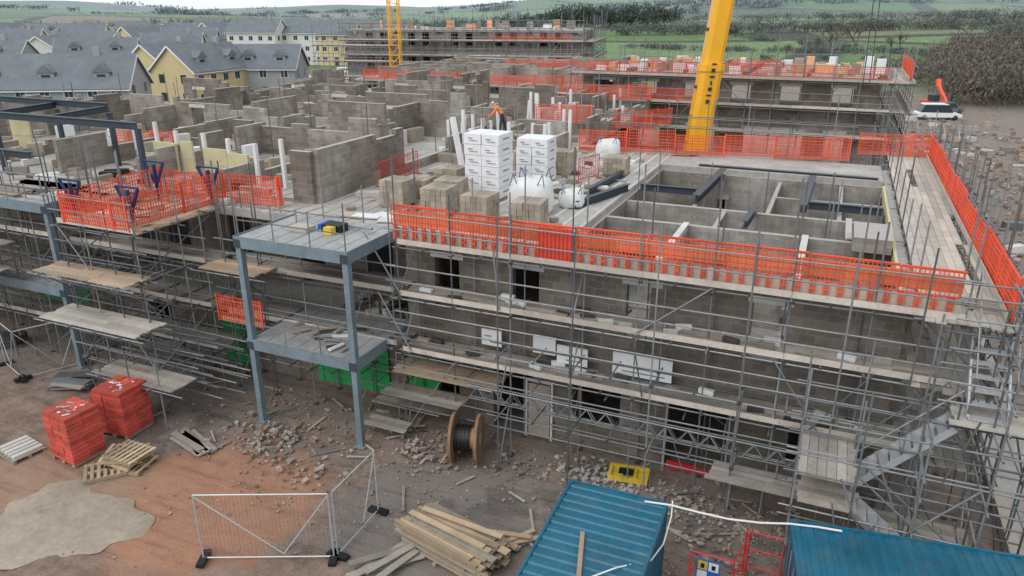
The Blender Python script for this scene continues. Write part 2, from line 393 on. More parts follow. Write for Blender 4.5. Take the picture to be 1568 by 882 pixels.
W(-4.6,28.3,-4.6,34.5,3.03,6.38,.15,[(2,3,3.1,5.3)]); W(-1.9,28.3,-1.9,34.5,3.03,6.3,.15,m='block_light'); W(.6,28.3,.6,34.5,3.03,6.36,.15)
W(-1.9,31.4,2.2,31.4,3.03,6.33,.15,m='block_light'); W(-7.2,31.0,-4.6,31.0,3.03,6.36,.15,m='block_light')
W(-3.4,25.5,-3.4,28.1,3.03,6.38,.15); W(.9,25.5,.9,28.1,3.03,6.38,.15)
for (a,b2,c2,d2) in ((-4.3,20.6,-4.3,25.3),(-.4,20.6,-.4,25.3),(.9,25.5,.9,28.1)):
    mb.box(a-.1,a+.1,b2,d2,6.51,6.56,'concrete_light')
mb.box(2.15,2.24,20.6,34,6.3,6.62,'insul_yellow'); mb.box(1.0,2.1,24.2,26.2,6.5,6.95,'block')
for x in (-17.4,-22,-26.6,-31.5,-36.5,-42):
    y=22. if x<-17 else 32
    while y<56:
        e=y+U(3.5,5); first=(x==-17.4 and y<27.5)
        if x==-17.4 and y<28 and e>28: e=28.
        if first or R()<.72: W(x,y,x,e,6.68,8.7 if first else 8.2+U(-1.0,.9),.22,[(1.4,2.3,6.7,8.2)] if R()<.3 and not first else [],ragged=1 if first else 4,m='block' if R()<.7 else 'block_dark')
        y=e
for x in (-12.6,-15):
    y=33
    while y<54:
        e=y+U(3,4.5)
        if R()<.6: W(x,y,x,e,6.68,7.8+U(-.7,.8),.22,ragged=4)
        y=e
for y in (21.9,25.5,29.5,33.5,37.5,41.5,45.5,49.5,54,58):
    x=-44 if y>26 else -23
    while x<(-12.8 if y>32 else -17.5):
        e=min(x+U(3.2,5),-12.8 if y>32 else -17.5)
        if R()<.72: W(x,y,e,y,6.68,8.2+U(-1.0,.9),.22,[(1.,1.9,6.7,8.1)] if R()<.35 else [],ragged=4,m=random.choice(['block','block_light','block_dark']))
        x=e
mb.build('main_building')
mb=MB(); B=lambda p,q,w=.2,h=.28: mb.ibeam(p,q,w,h,'steel_dark')
B((-5.6,35.0,6.6),(2.0,34.9,6.6),.25,.3); B((-4.6,28.6,6.62),(-4.4,34.3,6.62),.3,.3); B((-.7,28.6,6.62),(-.6,34.3,6.62),.3,.3); B((-8.5,27.2,6.85),(-8.2,31.2,6.85))
B((-8.3,25,6.85),(-7.3,28.6,6.85)); B((-7.1,29.9,6.6),(-4.8,29.9,6.6)); B((-.5,29.4,6.6),(2.0,29.4,6.6)); B((-2.4,25.6,6.6),(-2.3,28,6.6))
mb.build('steel_roof_beam')
mb=MB()
B((-34,21.2,9.2),(-25.3,21.2,9.2)); B((-39,24.2,9.4),(-30.5,24.2,9.4)); B((-30.5,21.3,9.2),(-30.5,24.2,9.3)); B((-34,21.3,9.2),(-34,24.2,9.3)); B((-38,18.2,8.4),(-27.5,18.2,8.4),.2,.25)
for x,y in ((-25.3,21.2),(-30.5,24.2),(-34,21.2),(-34,24.2),(-38.8,24.2)): mb.beam((x,y,6.66),(x,y,9.1),.18,.18,'steel_dark')
mb.build('steel_frame')
def balcony(x0,x1,y0,y1,z1,z2,name):
    mb=MB(); g='steel_blue'
    for x in (x0,x1):
        mb.beam((x,y0,0),(x,y0,z2-.25),.2,.2,g); mb.cb(x,y0,0,.4,.4,.03,g)
    for z in (z1,z2):
        for yy in (y0,y1): mb.ibeam((x0-.12,yy,z-.14),(x1+.12,yy,z-.14),.2,.28,g)
        for x in (x0,(x0+x1)/2,x1): mb.ibeam((x,y0+.11,z-.141),(x,y1-.11,z-.141),.19,.27,g)
        mb.box(x0-.05,x1+.05,y0-.02,y1,z+.005,z+.05,'deck_grey')
        q=x0+.6
        while q<x1: mb.box(q,q+.012,y0,y1-.02,z+.05,z+.056,'steel_dark'); q+=.62
        mb.box(x0-.13,x1+.13,y0-.125,y0-.105,z-.3,z+.09,g); mb.box(x1+.11,x1+.13,y0-.1,y1,z-.3,z+.09,g); mb.box(x0-.13,x0-.11,y0-.1,y1,z-.3,z+.09,g)
        for x in (x0,x1): mb.box(x-.14,x+.14,y0-.135,y0-.127,z-.29,z-.01,'steel_dark')
    for z in (z1,z2):
        for xx in (x0,x0+1.4,x0+2.8,x1): mb.tube((xx,y0,z),(xx,y0,z+1.15),.02,'galv')
        for dz in (.6,1.1): mb.tube((x0,y0,z+dz),(x1,y0,z+dz),.02,'galv')
    mb.build(name)
balcony(-17.0,-12.9,17.3,20.2,3.1,6.68,'steel_balcony')
balcony(-31.5,-26.6,17.7,20.8,3.35,6.68,'steel_balcony')
mb=MB()
mb.box(-14.9,-14.2,18.8,19.3,6.74,6.98,'black'); mb.box(-14.6,-14.3,18.5,18.75,6.74,6.98,'yellow'); mb.box(-15.2,-14.95,19,19.6,6.74,6.9,'sign_blue'); mb.tube((-14.4,19.5,6.8),(-13.2,19.2,6.9),.04,'galv')
mb.box(-15.9,-15.2,18.4,18.9,6.74,6.9,'cladding_beige')
for i in range(14): mb.at(-15.3+U(-1,1.8),18.6+U(-.9,.9),3.16+.02*(i%4),U(0,90)); mb.box(-.3,.3,-.06,.06,0,.06,random.choice(['timber','galv_dark','block_brown','white','timber_grey']))
mb.at(); mb.build('tool_pile')
# ---------------------------------------------------------------- scaffolding
scaffold('scaffolding',-12.0,18.75,0,15.4,1.25,[3.0,4.95,6.66],9.2,bay=1.9,topj=1.1,mats={6.66:'board_pale'})
scaffold('scaffolding',-8.2,17.9,0,9.2,.9,[2.0,4.0],7.6,bay=2.3,deck=[],guard=False,topj=1.4,diag=.2)
scaffold('scaffolding',4.4,18.6,90,22.5,1.85,[2.9,4.9,6.66],8.9,bay=2.2,topj=1.0,mats={6.66:'board_pale'})
scaffold('scaffolding',5.3,18.6,90,22.5,.6,[2.9,4.9,6.66],8.8,bay=2.2,deck=[],guard=False,topj=1.0)
scaffold('scaffolding',-19.6,19.0,0,7.2,1.3,[1.5,3.0,4.9],8.0,bay=1.8,topj=1.2,deck=[3.0,4.9])
scaffold('scaffolding',-24.2,16.4,0,3.6,3.6,[1.55,3.4,5.0,6.6],8.4,bay=1.2,rows=3,deck=[6.6],topj=1.0,dm='board_new')
scaffold('scaffolding',-27.0,18.6,0,7.0,1.3,[1.6,3.3,5.0],8.6,bay=1.75,topj=1.2)
scaffold('scaffolding',-45.0,18.2,0,18.0,1.4,[1.6,3.4,5.2,6.6],8.5,bay=2.0,topj=1.1)
mb=MB()
for (x0,x1,y0,y1,z,mm) in ((-24.8,-20.6,15.6,16.6,5.0,'board_new'),(-24.6,-20.2,15.3,16.5,3.4,'board_pale'),(-22.6,-19.0,15.4,16.5,1.6,'board'),(-19.6,-17.2,17.9,18.9,5.1,'board_new'),(-33,-28.5,16.3,17.3,5.1,'board'),(-34,-29,16.0,17.2,4.0,'board_pale')):
    boards(mb,x0,x1,y0,y1,z,mm)
    for x in np.arange(x0+.3,x1,1.2):
        mb.tube((x,y0-.2,z-.04),(x,y1+1,z-.04),TR,'galv'); mb.tube((x,y0+.1,z-.1),(x+.1,y1+.6,z-1.5),TR,'galv')
    for yy in (y0,y1): mb.tube((x0-.4,yy,z-.09),(x1+.5,yy,z-.09),TR,'galv')
for i in range(26):
    z=U(.8,2.6); y=U(16.6,18.6); mb.tube((-23+U(-2,1),y,z),(-18.3+U(-1,1),y+U(-.15,.15),z+U(-.05,.05)),TR,'galv')
for x in (-22.4,-21,-19.6): mb.tube((x,15.5,0),(x,15.5,2.7),TR,'galv')
for i in range(28):
    x=U(-44,-17.5); y=U(17.2,18.9); mb.tube((x,y,0),(x+U(-.06,.06),y,U(7,9)),TR,'galv')
mb.build('loading_platform')
mb=MB()
for i in range(7):
    x=U(-12,3); z=random.choice([0,3,4.95]); mb.tube((x,18.68,z+.1),(x+U(-2,2),18.66,z+2),TR,'galv')
for i in range(14):
    x=-12+i*1.15; mb.tube((x,18.6,U(2.2,2.9)),(x,20.2,U(2.4,2.9)),TR,'galv')
for z in (1.0,1.5,2.5,4.0,4.45): mb.tube((-12.2,18.66,z),(3.4,18.66,z+U(-.1,.1)),TR,'galv')
for yy in (18.5,18.62):
    z0,z1=1.95,2.4
    mb.tube((-9.5,yy,z0),(1.5,yy,z0),TR,'galv'); mb.tube((-9.5,yy,z1),(1.5,yy,z1),TR,'galv')
    x=-9.5
    while x<1.3: mb.tube((x,yy,z0),(x+.3,yy,z1),.018,'galv'); mb.tube((x+.3,yy,z1),(x+.6,yy,z0),.018,'galv'); x+=.6
for yy,x0,x1,z0 in ((41,-12,2,7.6),(38.9,-12,1,7.8)):
    for dz in (0,.5): mb.tube((x0,yy,z0+dz),(x1,yy,z0+dz),TR,'galv')
    for x in np.arange(x0,x1,2): mb.tube((x,yy,3),(x,yy,U(8.4,9.6)),TR,'galv')
for i in range(60):
    x,y=U(-44,-13),U(24,56); mb.tube((x,y,6.7),(x+U(-.1,.1),y,U(8.6,10.2)),TR,'galv')
for i in range(12):
    x,y=U(-7,2),U(22,34); mb.tube((x,y,3),(x+U(-.05,.05),y,U(7.4,8.6)),TR,'galv')
mb.build('scaffold_tube')
mb=MB(); barrier(mb,-12.3,18.95,3.3,18.95,6.72); mb.box(-7.35,-6.3,18.86,18.9,6.78,7.75,'orange')
for k in range(9): mb.box(-7.33+k*.12,-7.29+k*.12,18.84,18.855,6.8,7.73,'red')
mb.build('orange_safety_barrier')
mb=MB(); barrier(mb,4.35,18.9,4.35,41,6.72,style=1); mb.build('orange_safety_barrier')
mb=MB(); barrier(mb,-11.9,36.2,.8,38.4,6.72,style=1,sp=.09); mb.build('orange_safety_barrier')
mb=MB(); barrier(mb,1.2,40.6,4.3,41.2,6.72,style=1,sp=.09); mb.build('orange_safety_barrier')
mb=MB()
for a in ((-23.8,16.35,-20.7,16.35),(-20.7,16.35,-20.7,20.6),(-23.8,16.35,-23.8,20.6),(-20.7,20.7,-18.2,20.9),(-23.8,20.6,-20.7,20.6)): barrier(mb,*a,6.72,style=1)
mb.build('orange_safety_barrier')
mb=MB()
for a in ((-34,27,-30.5,27.5,6.72),(-12.4,44,-10,44,6.8),(-15.9,40,-12.8,41,7.4),(-18,50,-12,52,7.6),(-19.3,18.2,-17.3,18.2,3.05),(-11,43.5,-9.5,47,6.8)): barrier(mb,*a,style=1)
mb.build('orange_safety_barrier')
mb=MB()
for (x,y) in ((-23.6,16.7),(-20.9,16.7),(-23.6,20.2),(-20.9,20.2)):
    mb.beam((x,y,6.7),(x,y,8.0),.1,.1,'navy'); mb.beam((x-.5,y,8.1),(x,y,7.2),.08,.08,'navy'); mb.beam((x+.5,y,8.1),(x,y,7.2),.08,.08,'navy'); mb.beam((x-.5,y,8.1),(x+.5,y,8.1),.06,.06,'navy')
mb.build('loading_gate')
# ---------------------------------------------------------------- stair tower
mb=MB()
def flight(p,q,w,n,side):
    p=Vector(p);q=Vector(q);s=Vector(side).normalized()*w/2
    for sg in (-1,1):
        mb.beam(p+s*sg,q+s*sg,.05,.16,'alu')
        mb.tube(p+s*sg+Vector((0,0,1)),q+s*sg+Vector((0,0,1)),.022,'galv')
        for k in (0,.5,1): c=p.lerp(q,k)+s*sg; mb.tube(c,c+Vector((0,0,1)),.022,'galv')
    for i in range(n+1):
        c=p.lerp(q,i/n); mb.beam(c-s+Vector((0,0,.03)),c+s+Vector((0,0,.03)),.22,.035,'alu')
flight((1.6,17.9,2.4),(3.5,17.9,4.5),.75,9,(0,1,0))
flight((4.1,17.7,4.75),(4.1,19.6,6.7),.8,8,(1,0,0))
flight((4.4,17.0,0.1),(1.6,17.0,2.3),.75,10,(0,1,0))
boards(mb,.3,1.5,16.6,19.0,3.0,'board_pale',alongx=False); boards(mb,3.5,5.0,17.3,18.3,4.7,'board_pale'); boards(mb,.5,1.7,16.5,18.3,2.3,'board'); boards(mb,3.6,4.9,19.5,20.4,6.75,'board')
boards(mb,-1.8,.4,17.6,18.5,1.6,'board'); boards(mb,2.2,4.4,17.2,18.4,1.2,'timber_grey')
for x in (.3,1.6,2.9,4.2,5.3):
    for y in (16.4,17.45,18.45): mb.tube((x,y,0),(x+U(-.04,.04),y,U(6.5,8.3) if x>3 else U(4.2,7)),TR,'galv')
for z in (1.2,2.2,3.2,3.7,4.6,5.2,5.7,6.5,7.2,7.7):
    for y in (16.4,17.45,18.45):
        if z<5 or y>17: mb.tube((.0+(3 if z>5 else 0),y,z),(5.6,y,z+U(-.05,.05)),TR,'galv')
    for x in (.3,2.9,4.2,5.3):
        if z<5 or x>3: mb.tube((x,16.1,z+.05),(x,18.7,z+.05),TR,'galv')
for i in range(7): x=U(.3,4.2); z=U(.2,4); mb.tube((x,16.35,z),(x+U(-1.3,1.3),16.35,z+1.6),TR,'galv')
mb.build('scaffold_stair_tower')
# ---------------------------------------------------------------- materials on slab
def blockstack(name,x,y,z,a,w=1.0,d=1.0,layers=4,m='block_brown'):
    mb=MB(); mb.at(x,y,z,a)
    for k in (-1,0,1): mb.cb(0,k*(d/2-.06),0,w,.1,.09,'timber_grey')
    mb.cb(0,0,.09,w,d,.025,'timber_grey'); zz=.115
    for l in range(layers):
        wx=w/5
        for i in range(5):
            for j in range(2): mb.cb(-w/2+wx*(i+.5)+U(-.008,.008),(j-.5)*d/2+U(-.01,.01),zz,wx-.012,d/2-.015,.215,m)
        zz+=.222
    mb.at(); return mb.build(name)
for (x,y,a,l) in ((-12.5,22.4,3,4),(-12.7,23.7,5,4),(-10.7,22.0,-2,4),(-8.8,21.8,6,4),(-14.5,22.9,0,4),(-14.4,24.3,4,3),(-13.7,25.6,0,4),(-10.9,30.9,3,4),(-8.6,31.5,3,3),(-12.4,30.2,0,4)):
    blockstack('concrete_block_stack',x,y,6.70,a,layers=l)
def insul(name,x,y,z,a,w,d,packs,ph=.42):
    mb=MB(); mb.at(x,y,z,a)
    for k in (-1,0,1): mb.cb(k*(w/2-.1),0,0,.09,d,.09,'timber_grey')
    zz=.09
    for k in range(packs):
        for s in (-1,1):
            ww=w/2-.012; jx=U(-.02,.02); mb.cb(s*w/4+jx,U(-.015,.015),zz,ww,d+U(-.03,.02),ph-.014,'white')
            mb.cb(s*w/4+jx-.08,-d/2-.024,zz+ph*.5,ww*.28,.006,.04,'mark_pink'); mb.cb(s*w/4+jx+.05,-d/2-.024,zz+ph*.3,ww*.5,.006,.025,'mark_blue')
        mb.cb(w/2+.018,0,zz+ph*.45,.006,d*.4,.05,'mark_blue'); zz+=ph
    mb.at(); o=mb.build(name); bv=o.modifiers.new('b','BEVEL'); bv.width=.025; bv.segments=1; return o
insul('insulation_pallet',-12.0,25.5,6.70,-3,1.45,1.2,6,.40)
insul('insulation_pallet',-11.3,28.7,6.70,2,1.35,1.2,5,.36)
def bulkbag(x,y,z,a,w=1.0,h=.95):
    # woven bulk bag: superellipse body with sagging sides, gathered top and lifting loops
    mb=MB(); mb.at(x,y,z,a); n=28; rows=[(0,.46),(.08,.5),(.3,.54),(.55,.53),(.8,.49),(.93,.42),(1.0,.26),(1.03,.0)]
    vs=[]
    for (t,r) in rows:
        for i in range(n):
            th=2*math.pi*i/n; cx,sy=math.cos(th),math.sin(th); k=(abs(cx)**3.2+abs(sy)**3.2)**(-1/3.2)
            rr_=r*w*k*(1+.035*math.sin(th*5+t*6)+U(-.012,.012)); vs.append((rr_*cx,rr_*sy,t*h+U(-.012,.012)+.04*math.sin(th*2)*t))
    fs=[]
    for j in range(len(rows)-1):
        for i in range(n): fs.append((j*n+i,j*n+(i+1)%n,(j+1)*n+(i+1)%n,(j+1)*n+i))
    mb.add(vs,fs,'bag')
    for s in (-1,1):
        for t in (-1,1):
            mb.tube((s*.42*w,t*.42*w,h*.85),(s*.36*w,t*.36*w,h*1.2),.02,'mark_blue',5); mb.tube((s*.36*w,t*.36*w,h*1.2),(s*.25*w,t*.42*w,h*.9),.02,'mark_blue',5)
    mb.at(); mb.build('bulk_bag',smooth=True)
bulkbag(-9.6,23.9,6.70,8,1.45,1.25); bulkbag(-10.2,35.6,6.70,8,1.1,.8); bulkbag(-12.9,33.0,6.70,0,1.0,.95); bulkbag(-8.6,25.4,6.70,20,.9,.6)
mb=MB()
for (x,y,a) in ((-14.6,21.0,10),(-14.0,21.3,-15),(-13.5,20.9,20),(-15.1,20.9,0),(-10.5,23.0,60),(-10.6,22.9,30),(-7,37.3,10),(-6.3,37.7,50)):
    mb.at(x,y,6.705+R()*.03,a); mb.box(-.5,.5,-.25,.25,0,.05,random.choice(['white','concrete_light','cladding_beige']))
mb.at(); mb.build('plastic_sheeting')
mb=MB()
for (x0,x1,z0,z1,k) in ((-9.6,-8.9,3.3,3.85,1),(-7.8,-7.05,3.35,3.95,0),(-7.0,-6.0,3.15,3.75,1),(-5.2,-3.4,3.15,3.85,0)):
    mb.box(x0,x1,19.7,19.76,z0,z1,'white')
    if k: mb.box(x0+.1,x1-.35,19.69,19.697,z0+.3,z0+.36,'mark_pink')
    mb.box(x0+.3,x1-.2,19.69,19.697,z0+.12,z0+.155,'mark_blue')
mb.build('insulation_board')
mb=MB()
for (x,y,w,h) in ((-27.2,24.0,1.5,1.3),(-26.0,24.1,.6,1.4),(-23.9,23.6,1.3,1.3),(-22.6,23.5,1.2,1.2),(-38.5,25.2,1.2,1.5)):
    mb.at(x,y,6.71,U(-8,8)); mb.box(-w/2,w/2,0,.12,0,h,'insul_yellow'); mb.box(-w/2,w/2,-.01,-.002,h*.45,h*.5,'toeboard')
mb.at(); mb.build('insulation_panel')
mb=MB()
for (x,y) in ((-30.3,25.2),(-28.2,24.6),(-26.6,24.2),(-24.7,23.9),(-23.2,23.7),(-21.4,23.3),(-20.2,23.5)):
    mb.beam((x,y,6.68),(x+U(-.05,.05),y,6.68+U(1.6,2.1)),.14,.14,'white_post')
for i in range(34):
    x=U(-19,-12.2);y=U(31,52); mb.beam((x,y,6.68),(x+U(-.1,.1),y,6.68+U(1.2,2.2)),.15,.15,'white_post')
mb.beam((-15.2,29.5,6.7),(-15.8,29.8,9.0),.2,.2,'white_post'); mb.beam((-15.0,30,6.7),(-15.1,30.2,8.5),.2,.2,'white_post')
mb.build('steel_post')
def redbar(mb,x,y,z,a,w=1.4,h=1.0,m='red'):
    mb.at(x,y,z,a)
    for p,q in (((0,0,.12),(w,0,.12)),((0,0,h),(w,0,h)),((0,0,0),(0,0,h)),((w,0,0),(w,0,h))): mb.tube(p,q,.022,m)
    for k in range(1,11): mb.tube((w*k/11,0,.12),(w*k/11,0,h),.01,m,4)
    mb.beam((0,-.2,.02),(0,.2,.02),.05,.03,m); mb.beam((w,-.2,.02),(w,.2,.02),.05,.03,m); mb.at()
mb=MB(); redbar(mb,-16.8,25.2,6.70,90); redbar(mb,-16.75,26.7,6.70,88); mb.build('pedestrian_barrier')
mb=MB(); redbar(mb,-9.6,29.2,6.70,70); redbar(mb,-9.3,30.6,6.70,85,m='hose'); mb.build('pedestrian_barrier')
mb=MB()
mb.box(-16.9,-13.7,20.36,20.39,.2,2.0,'green_sheet'); mb.box(-12.7,-11.5,20.08,20.1,.75,2.15,'green_sheet'); mb.box(-21.5,-20.4,20.42,20.44,.1,2.2,'green_sheet'); mb.box(-38,-36.8,21,21.02,.3,2.2,'green_sheet'); mb.box(-33,-30,21,21.02,.3,2.2,'green_sheet')
for x in np.arange(-16.7,-13.7,.75): mb.box(x,x+.06,20.32,20.355,.2,2.0,'green_sheet')
mb.box(-16.9,-13.7,20.31,20.315,1.0,1.06,'green_sheet'); mb.build('green_hoarding')
mb=MB()
for x in (-8.2,-7.3): mb.box(x,x+.07,20.05,20.13,0,2.1,'white')
mb.box(-8.2,-7.23,20.05,20.13,2.1,2.17,'white'); mb.box(-8.1,-7.35,20.1,20.12,.1,2.0,'cladding_beige')
mb.build('door_frame')
mb=MB()
for x in (-3.55,-1.68): mb.box(x,x+.07,20.05,20.14,0,2.5,'alu')
mb.tube((-2.2,19.9,.1),(-2.2,19.9,2.3),.02,'galv'); mb.tube((-1.7,19.4,.1),(-1.7,19.4,2.3),.02,'galv'); mb.tube((-2.2,19.9,2.3),(-1.7,19.4,2.3),.02,'galv'); mb.box(-3.4,-1.7,20.0,20.06,.05,.3,'red')
mb.build('door_frame')
# ---------------------------------------------------------------- foreground
def redstack(x,y,a,w,d,h):
    mb=MB(); mb.at(x,y,0,a)
    for k in (-1,0,1): mb.cb(k*(w/2-.08),0,0,.1,d,.1,'timber_grey')
    z=.1; n=int((h-.1)/.135)
    for l in range(n):
        for i in range(3):
            for j in range(2): mb.cb((i-1)*w/3+U(-.02,.02),(j-.5)*d/2+U(-.02,.02),z,w/3-.01,d/2-.01,.12,'blockred')
        z+=.135
    for i in range(12): mb.at(x+U(-w/3,w/3),y+U(-d/3,d/3),z,U(0,60)); mb.cb(0,0,0,U(.05,.22),U(.03,.09),.012,'white' if i%2 else 'cladding_beige')
    mb.at(); mb.build('red_block_pallet')
redstack(-21.0,13.25,-5,1.2,1.1,1.85); redstack(-20.9,15.0,4,1.2,1.15,1.85); redstack(-22.0,15.2,10,.6,.8,1.3)
def pallet(mb,x,y,z,a,m='timber'):
    mb.at(x,y,z,a)
    for k in (-1,0,1): mb.box(-.6,.6,k*.45-.05,k*.45+.05,.022,.1,m); mb.box(-.6,.6,k*.45-.05,k*.45+.05,0,.02,m)
    for k in range(7): mb.box(-.6+k*.185,-.6+k*.185+.1,-.5,.5,.102,.122,m)
    mb.at()
mb=MB()
for i in range(4): pallet(mb,-19.1+U(-.15,.15),13.5+U(-.1,.1),.13*i,20+U(-25,25))
pallet(mb,-19.4,12.9,.0,50); mb.build('timber_pallet')
mb=MB()
for i in range(10): mb.at(-18.0+U(-.2,.2),15.2+U(-.3,.3),.05*(i//3)+.01,-20+U(-8,8)); mb.box(-.9,.8,-.1,.1,0,.045,'board')
mb.at(); mb.build('scaffold_board_pile')
mb=MB(); pallet(mb,-22.9,12.6,0,-10,'timber_grey')
for i in range(5): mb.at(-22.9,12.6,.125,-10); mb.box(-.55+i*.23,-.38+i*.23,-.45,.45,0,.09,'concrete_light')
mb.at(); mb.build('lintel_pallet')
mb=MB(); mb.at(-7.75,14.15,0,-13)
for k in (-1,0,1): mb.box(k*1.1-.05,k*1.1+.05,-.9,.9,0,.1,'timber_grey')
z=.1
for l in range(9):
    q=-.85+U(0,.1)
    while q<.75-l*.05:
        w=random.choice([.1,.15,.2,.22]); o=U(-.2,.2)+(.3 if R()<.1 else 0); mb.box(-1.4+o,1.3+o+U(-.3,.25),q,q+w-.01,z+U(0,.004),z+.045+U(0,.008),'timber' if R()<.85 else 'timber_grey'); q+=w
    z+=.06
for i in range(4):
    mb.at(-7.7+U(-.2,.2),14.2+U(-.4,.5),z+.01+.05*(i//2),-13+U(-9,9)); mb.box(-1.3,1.2,-.08,.08,0,.04,'timber')
for i in range(5): mb.at(-6.4+U(-.3,.3),15.1+U(-.3,.2),.02+.05*i,30+U(-30,30)); mb.box(-.9,.6,-.07,.07,0,.04,'timber')
mb.at(); mb.build('timber_stack')
mb=MB()
for i in range(8): mb.at(-9.0+U(-.3,.3),12.7+U(-.3,.3),.03+.03*i,60+U(-15,15)); mb.box(-.9,.9,-.1,.1,0,.03,'timber_grey')
mb.at(); mb.build('scaffold_board_pile')
def heras(name,pts,h=1.95):
    mb=MB()
    for (a,b_) in pts:
        p=Vector((a[0],a[1],.08));q=Vector((b_[0],b_[1],.08)); up=Vector((0,0,h))
        for s,t in ((p,p+up),(q,q+up),(p,q),(p+up,q+up)): mb.tube(s,t,.022,'alu')
        n=int((q-p).length/.1)
        for i in range(1,n): c=p.lerp(q,i/n); mb.tube(c,c+up,.0035,'galv',3)
        for k in range(1,10): mb.tube(p+up*k/10,q+up*k/10,.0035,'galv',3)
        for c in (p,q): d=(q-p).normalized(); n_=Vector((-d.y,d.x,0)); mb.beam(c-n_*.3-Vector((0,0,.03)),c+n_*.3-Vector((0,0,.03)),.2,.1,'black')
        mb.tube(p+up*.98,p.lerp(q,.62)+up*.05,.019,'alu')
        mb.tube(q+up*.98,p.lerp(q,.62)+up*.05,.019,'alu')
    mb.build(name)
heras('mesh_fence_panel',[((-13.6,11.1),(-10.5,12.5)),((-10.45,12.6),(-10.5,14.6))])
heras('mesh_fence_panel',[((-27.7,16.0),(-26.7,18.0)),((-27.7,16.0),(-29.6,16.6))])
mb=MB(); mb.at(-9.35,17.95,.82,16)
for s in (-1,1):
    disc(mb,s*.40,0,0,.80,.09,'drum_wood',32); disc(mb,s*.46,0,0,.17,.05,'timber_grey')
    for k in range(-6,7):
        h=math.sqrt(max(0,.78**2-(k*.122)**2)); mb.box(s*.40+ (.046 if s>0 else -.056),s*.40+(.056 if s>0 else -.046),k*.122-.055,k*.122+.055,-h,h,'drum_wood')
disc(mb,0,0,0,.34,.70,'drum_wood')
for i in range(9): disc(mb,-.30+i*.055,0,0,.40+.025*(i%2),.05,'black')
for k in range(8): a=k*math.pi/4; mb.tube((-.45,.25*math.cos(a),.25*math.sin(a)),(.45,.25*math.cos(a),.25*math.sin(a)),.015,'galv')
mb.at(); mb.build('cable_drum')
mb=MB(); mb.at(-4.35,19.1,.05,8)
for y in (-.33,.33): mb.box(-.6,.6,y-.05,y+.05,0,.14,'yellow')
for x in (-.56,-.2,.2,.56): mb.box(x-.05,x+.05,-.28,.28,.01,.13,'yellow')
mb.box(-.56,.56,-.28,.28,.03,.05,'yellow'); mb.box(-.3,.15,-.15,.15,.14,.17,'black'); mb.at(); mb.build('forklift_attachment')
mb=MB(); n=60; vs=[(0,0,.07)]
for rr_,zz in ((.75,.06),(1.,.0)):
    for i in range(n):
        a=2*math.pi*i/n; r=2.0*rr_*(1+.14*math.sin(a*3+1)+.06*math.sin(a*7)+.04*math.sin(a*13+2)); vs.append((r*math.cos(a)*1.15,r*math.sin(a)*.85,zz))
fs=[(0,1+i,1+(i+1)%n) for i in range(n)]+[(1+i,1+n+i,1+n+(i+1)%n,1+(i+1)%n) for i in range(n)]
mb.at(-18.5,10.7,-.025,10); mb.add(vs,fs,'spill'); mb.at(); mb.build('concrete_spill',smooth=True)
def stones(name,spec,m='rubble'):
    mb=MB()
    for (cx,cy,sx,sy,n,smin,smax,zup) in spec:
        for i in range(n):
            x=cx+random.gauss(0,1)*sx; y=cy+random.gauss(0,1)*sy
            if y>20.1 and y<30: continue
            s=smin+(smax-smin)*R()**3; a=R()*6.28; z=-.02+ zup*max(0,1-math.hypot((x-cx)/(sx*1.5+.01),(y-cy)/(sy*1.5+.01)))*R()
            q=[]
            for dx,dy,dz in ((-1,-1,-.3),(1,-1,-.3),(1,1,-.3),(-1,1,-.3),(-1,-1,.5),(1,-1,.5),(1,1,.5),(-1,1,.5)):
                k=1+U(-.45,.3); px=dx*s*.6*k; py=dy*s*.42*k; q.append((x+px*math.cos(a)-py*math.sin(a),y+px*math.sin(a)+py*math.cos(a),z+s*.4+dz*s*(.7+U(-.4,.4))))
            mb.add(q,[(0,3,2,1),(4,5,6,7),(0,1,5,4),(1,2,6,5),(2,3,7,6),(3,0,4,7)],m)
    mb.build(name)
stones('rubble',[(-6,18.6,6,.7,1500,.02,.12,.0),(-15.9,16.6,.8,.5,160,.05,.2,.3),(-10.9,17.7,.7,.4,130,.04,.17,.3),(-13,16.2,3,1.6,700,.02,.09,0),(-1.2,16.9,1.0,.9,300,.03,.15,.1),(-20,17,3,1,250,.02,.1,0),(-9,15.5,5,1.8,900,.015,.07,0),(-14.6,15.4,.9,.4,60,.05,.18,.15),(2.5,18,2,1.2,200,.03,.13,0),(-16,12,5,3,500,.012,.05,0),(-.6,14.6,.8,1.2,350,.03,.12,.1)])
stones('concrete_debris',[(-5.2,18.8,.9,.4,160,.03,.18,.12),(-15.9,16.6,.6,.4,30,.06,.22,.3),(-14.2,15.6,1.2,.3,20,.06,.18,.1),(-2.5,18.3,1.6,.5,160,.03,.13,.1),(-.6,14.8,.6,.8,120,.03,.1,.1)],'concrete')
mb=MB()
for i in range(60):
    x,y=U(-22,2),U(14.5,19.5)
    if -5.2<x<-2 and y<15.2: continue
    mb.at(x,y,U(0,.04),U(0,180)); w=U(.1,.6); mb.box(-w,w,-U(.02,.06),.04,0,.03,random.choice(['timber_grey','timber_grey','board','galv','concrete','timber']))
mb.at(); mb.build('timber_offcuts')
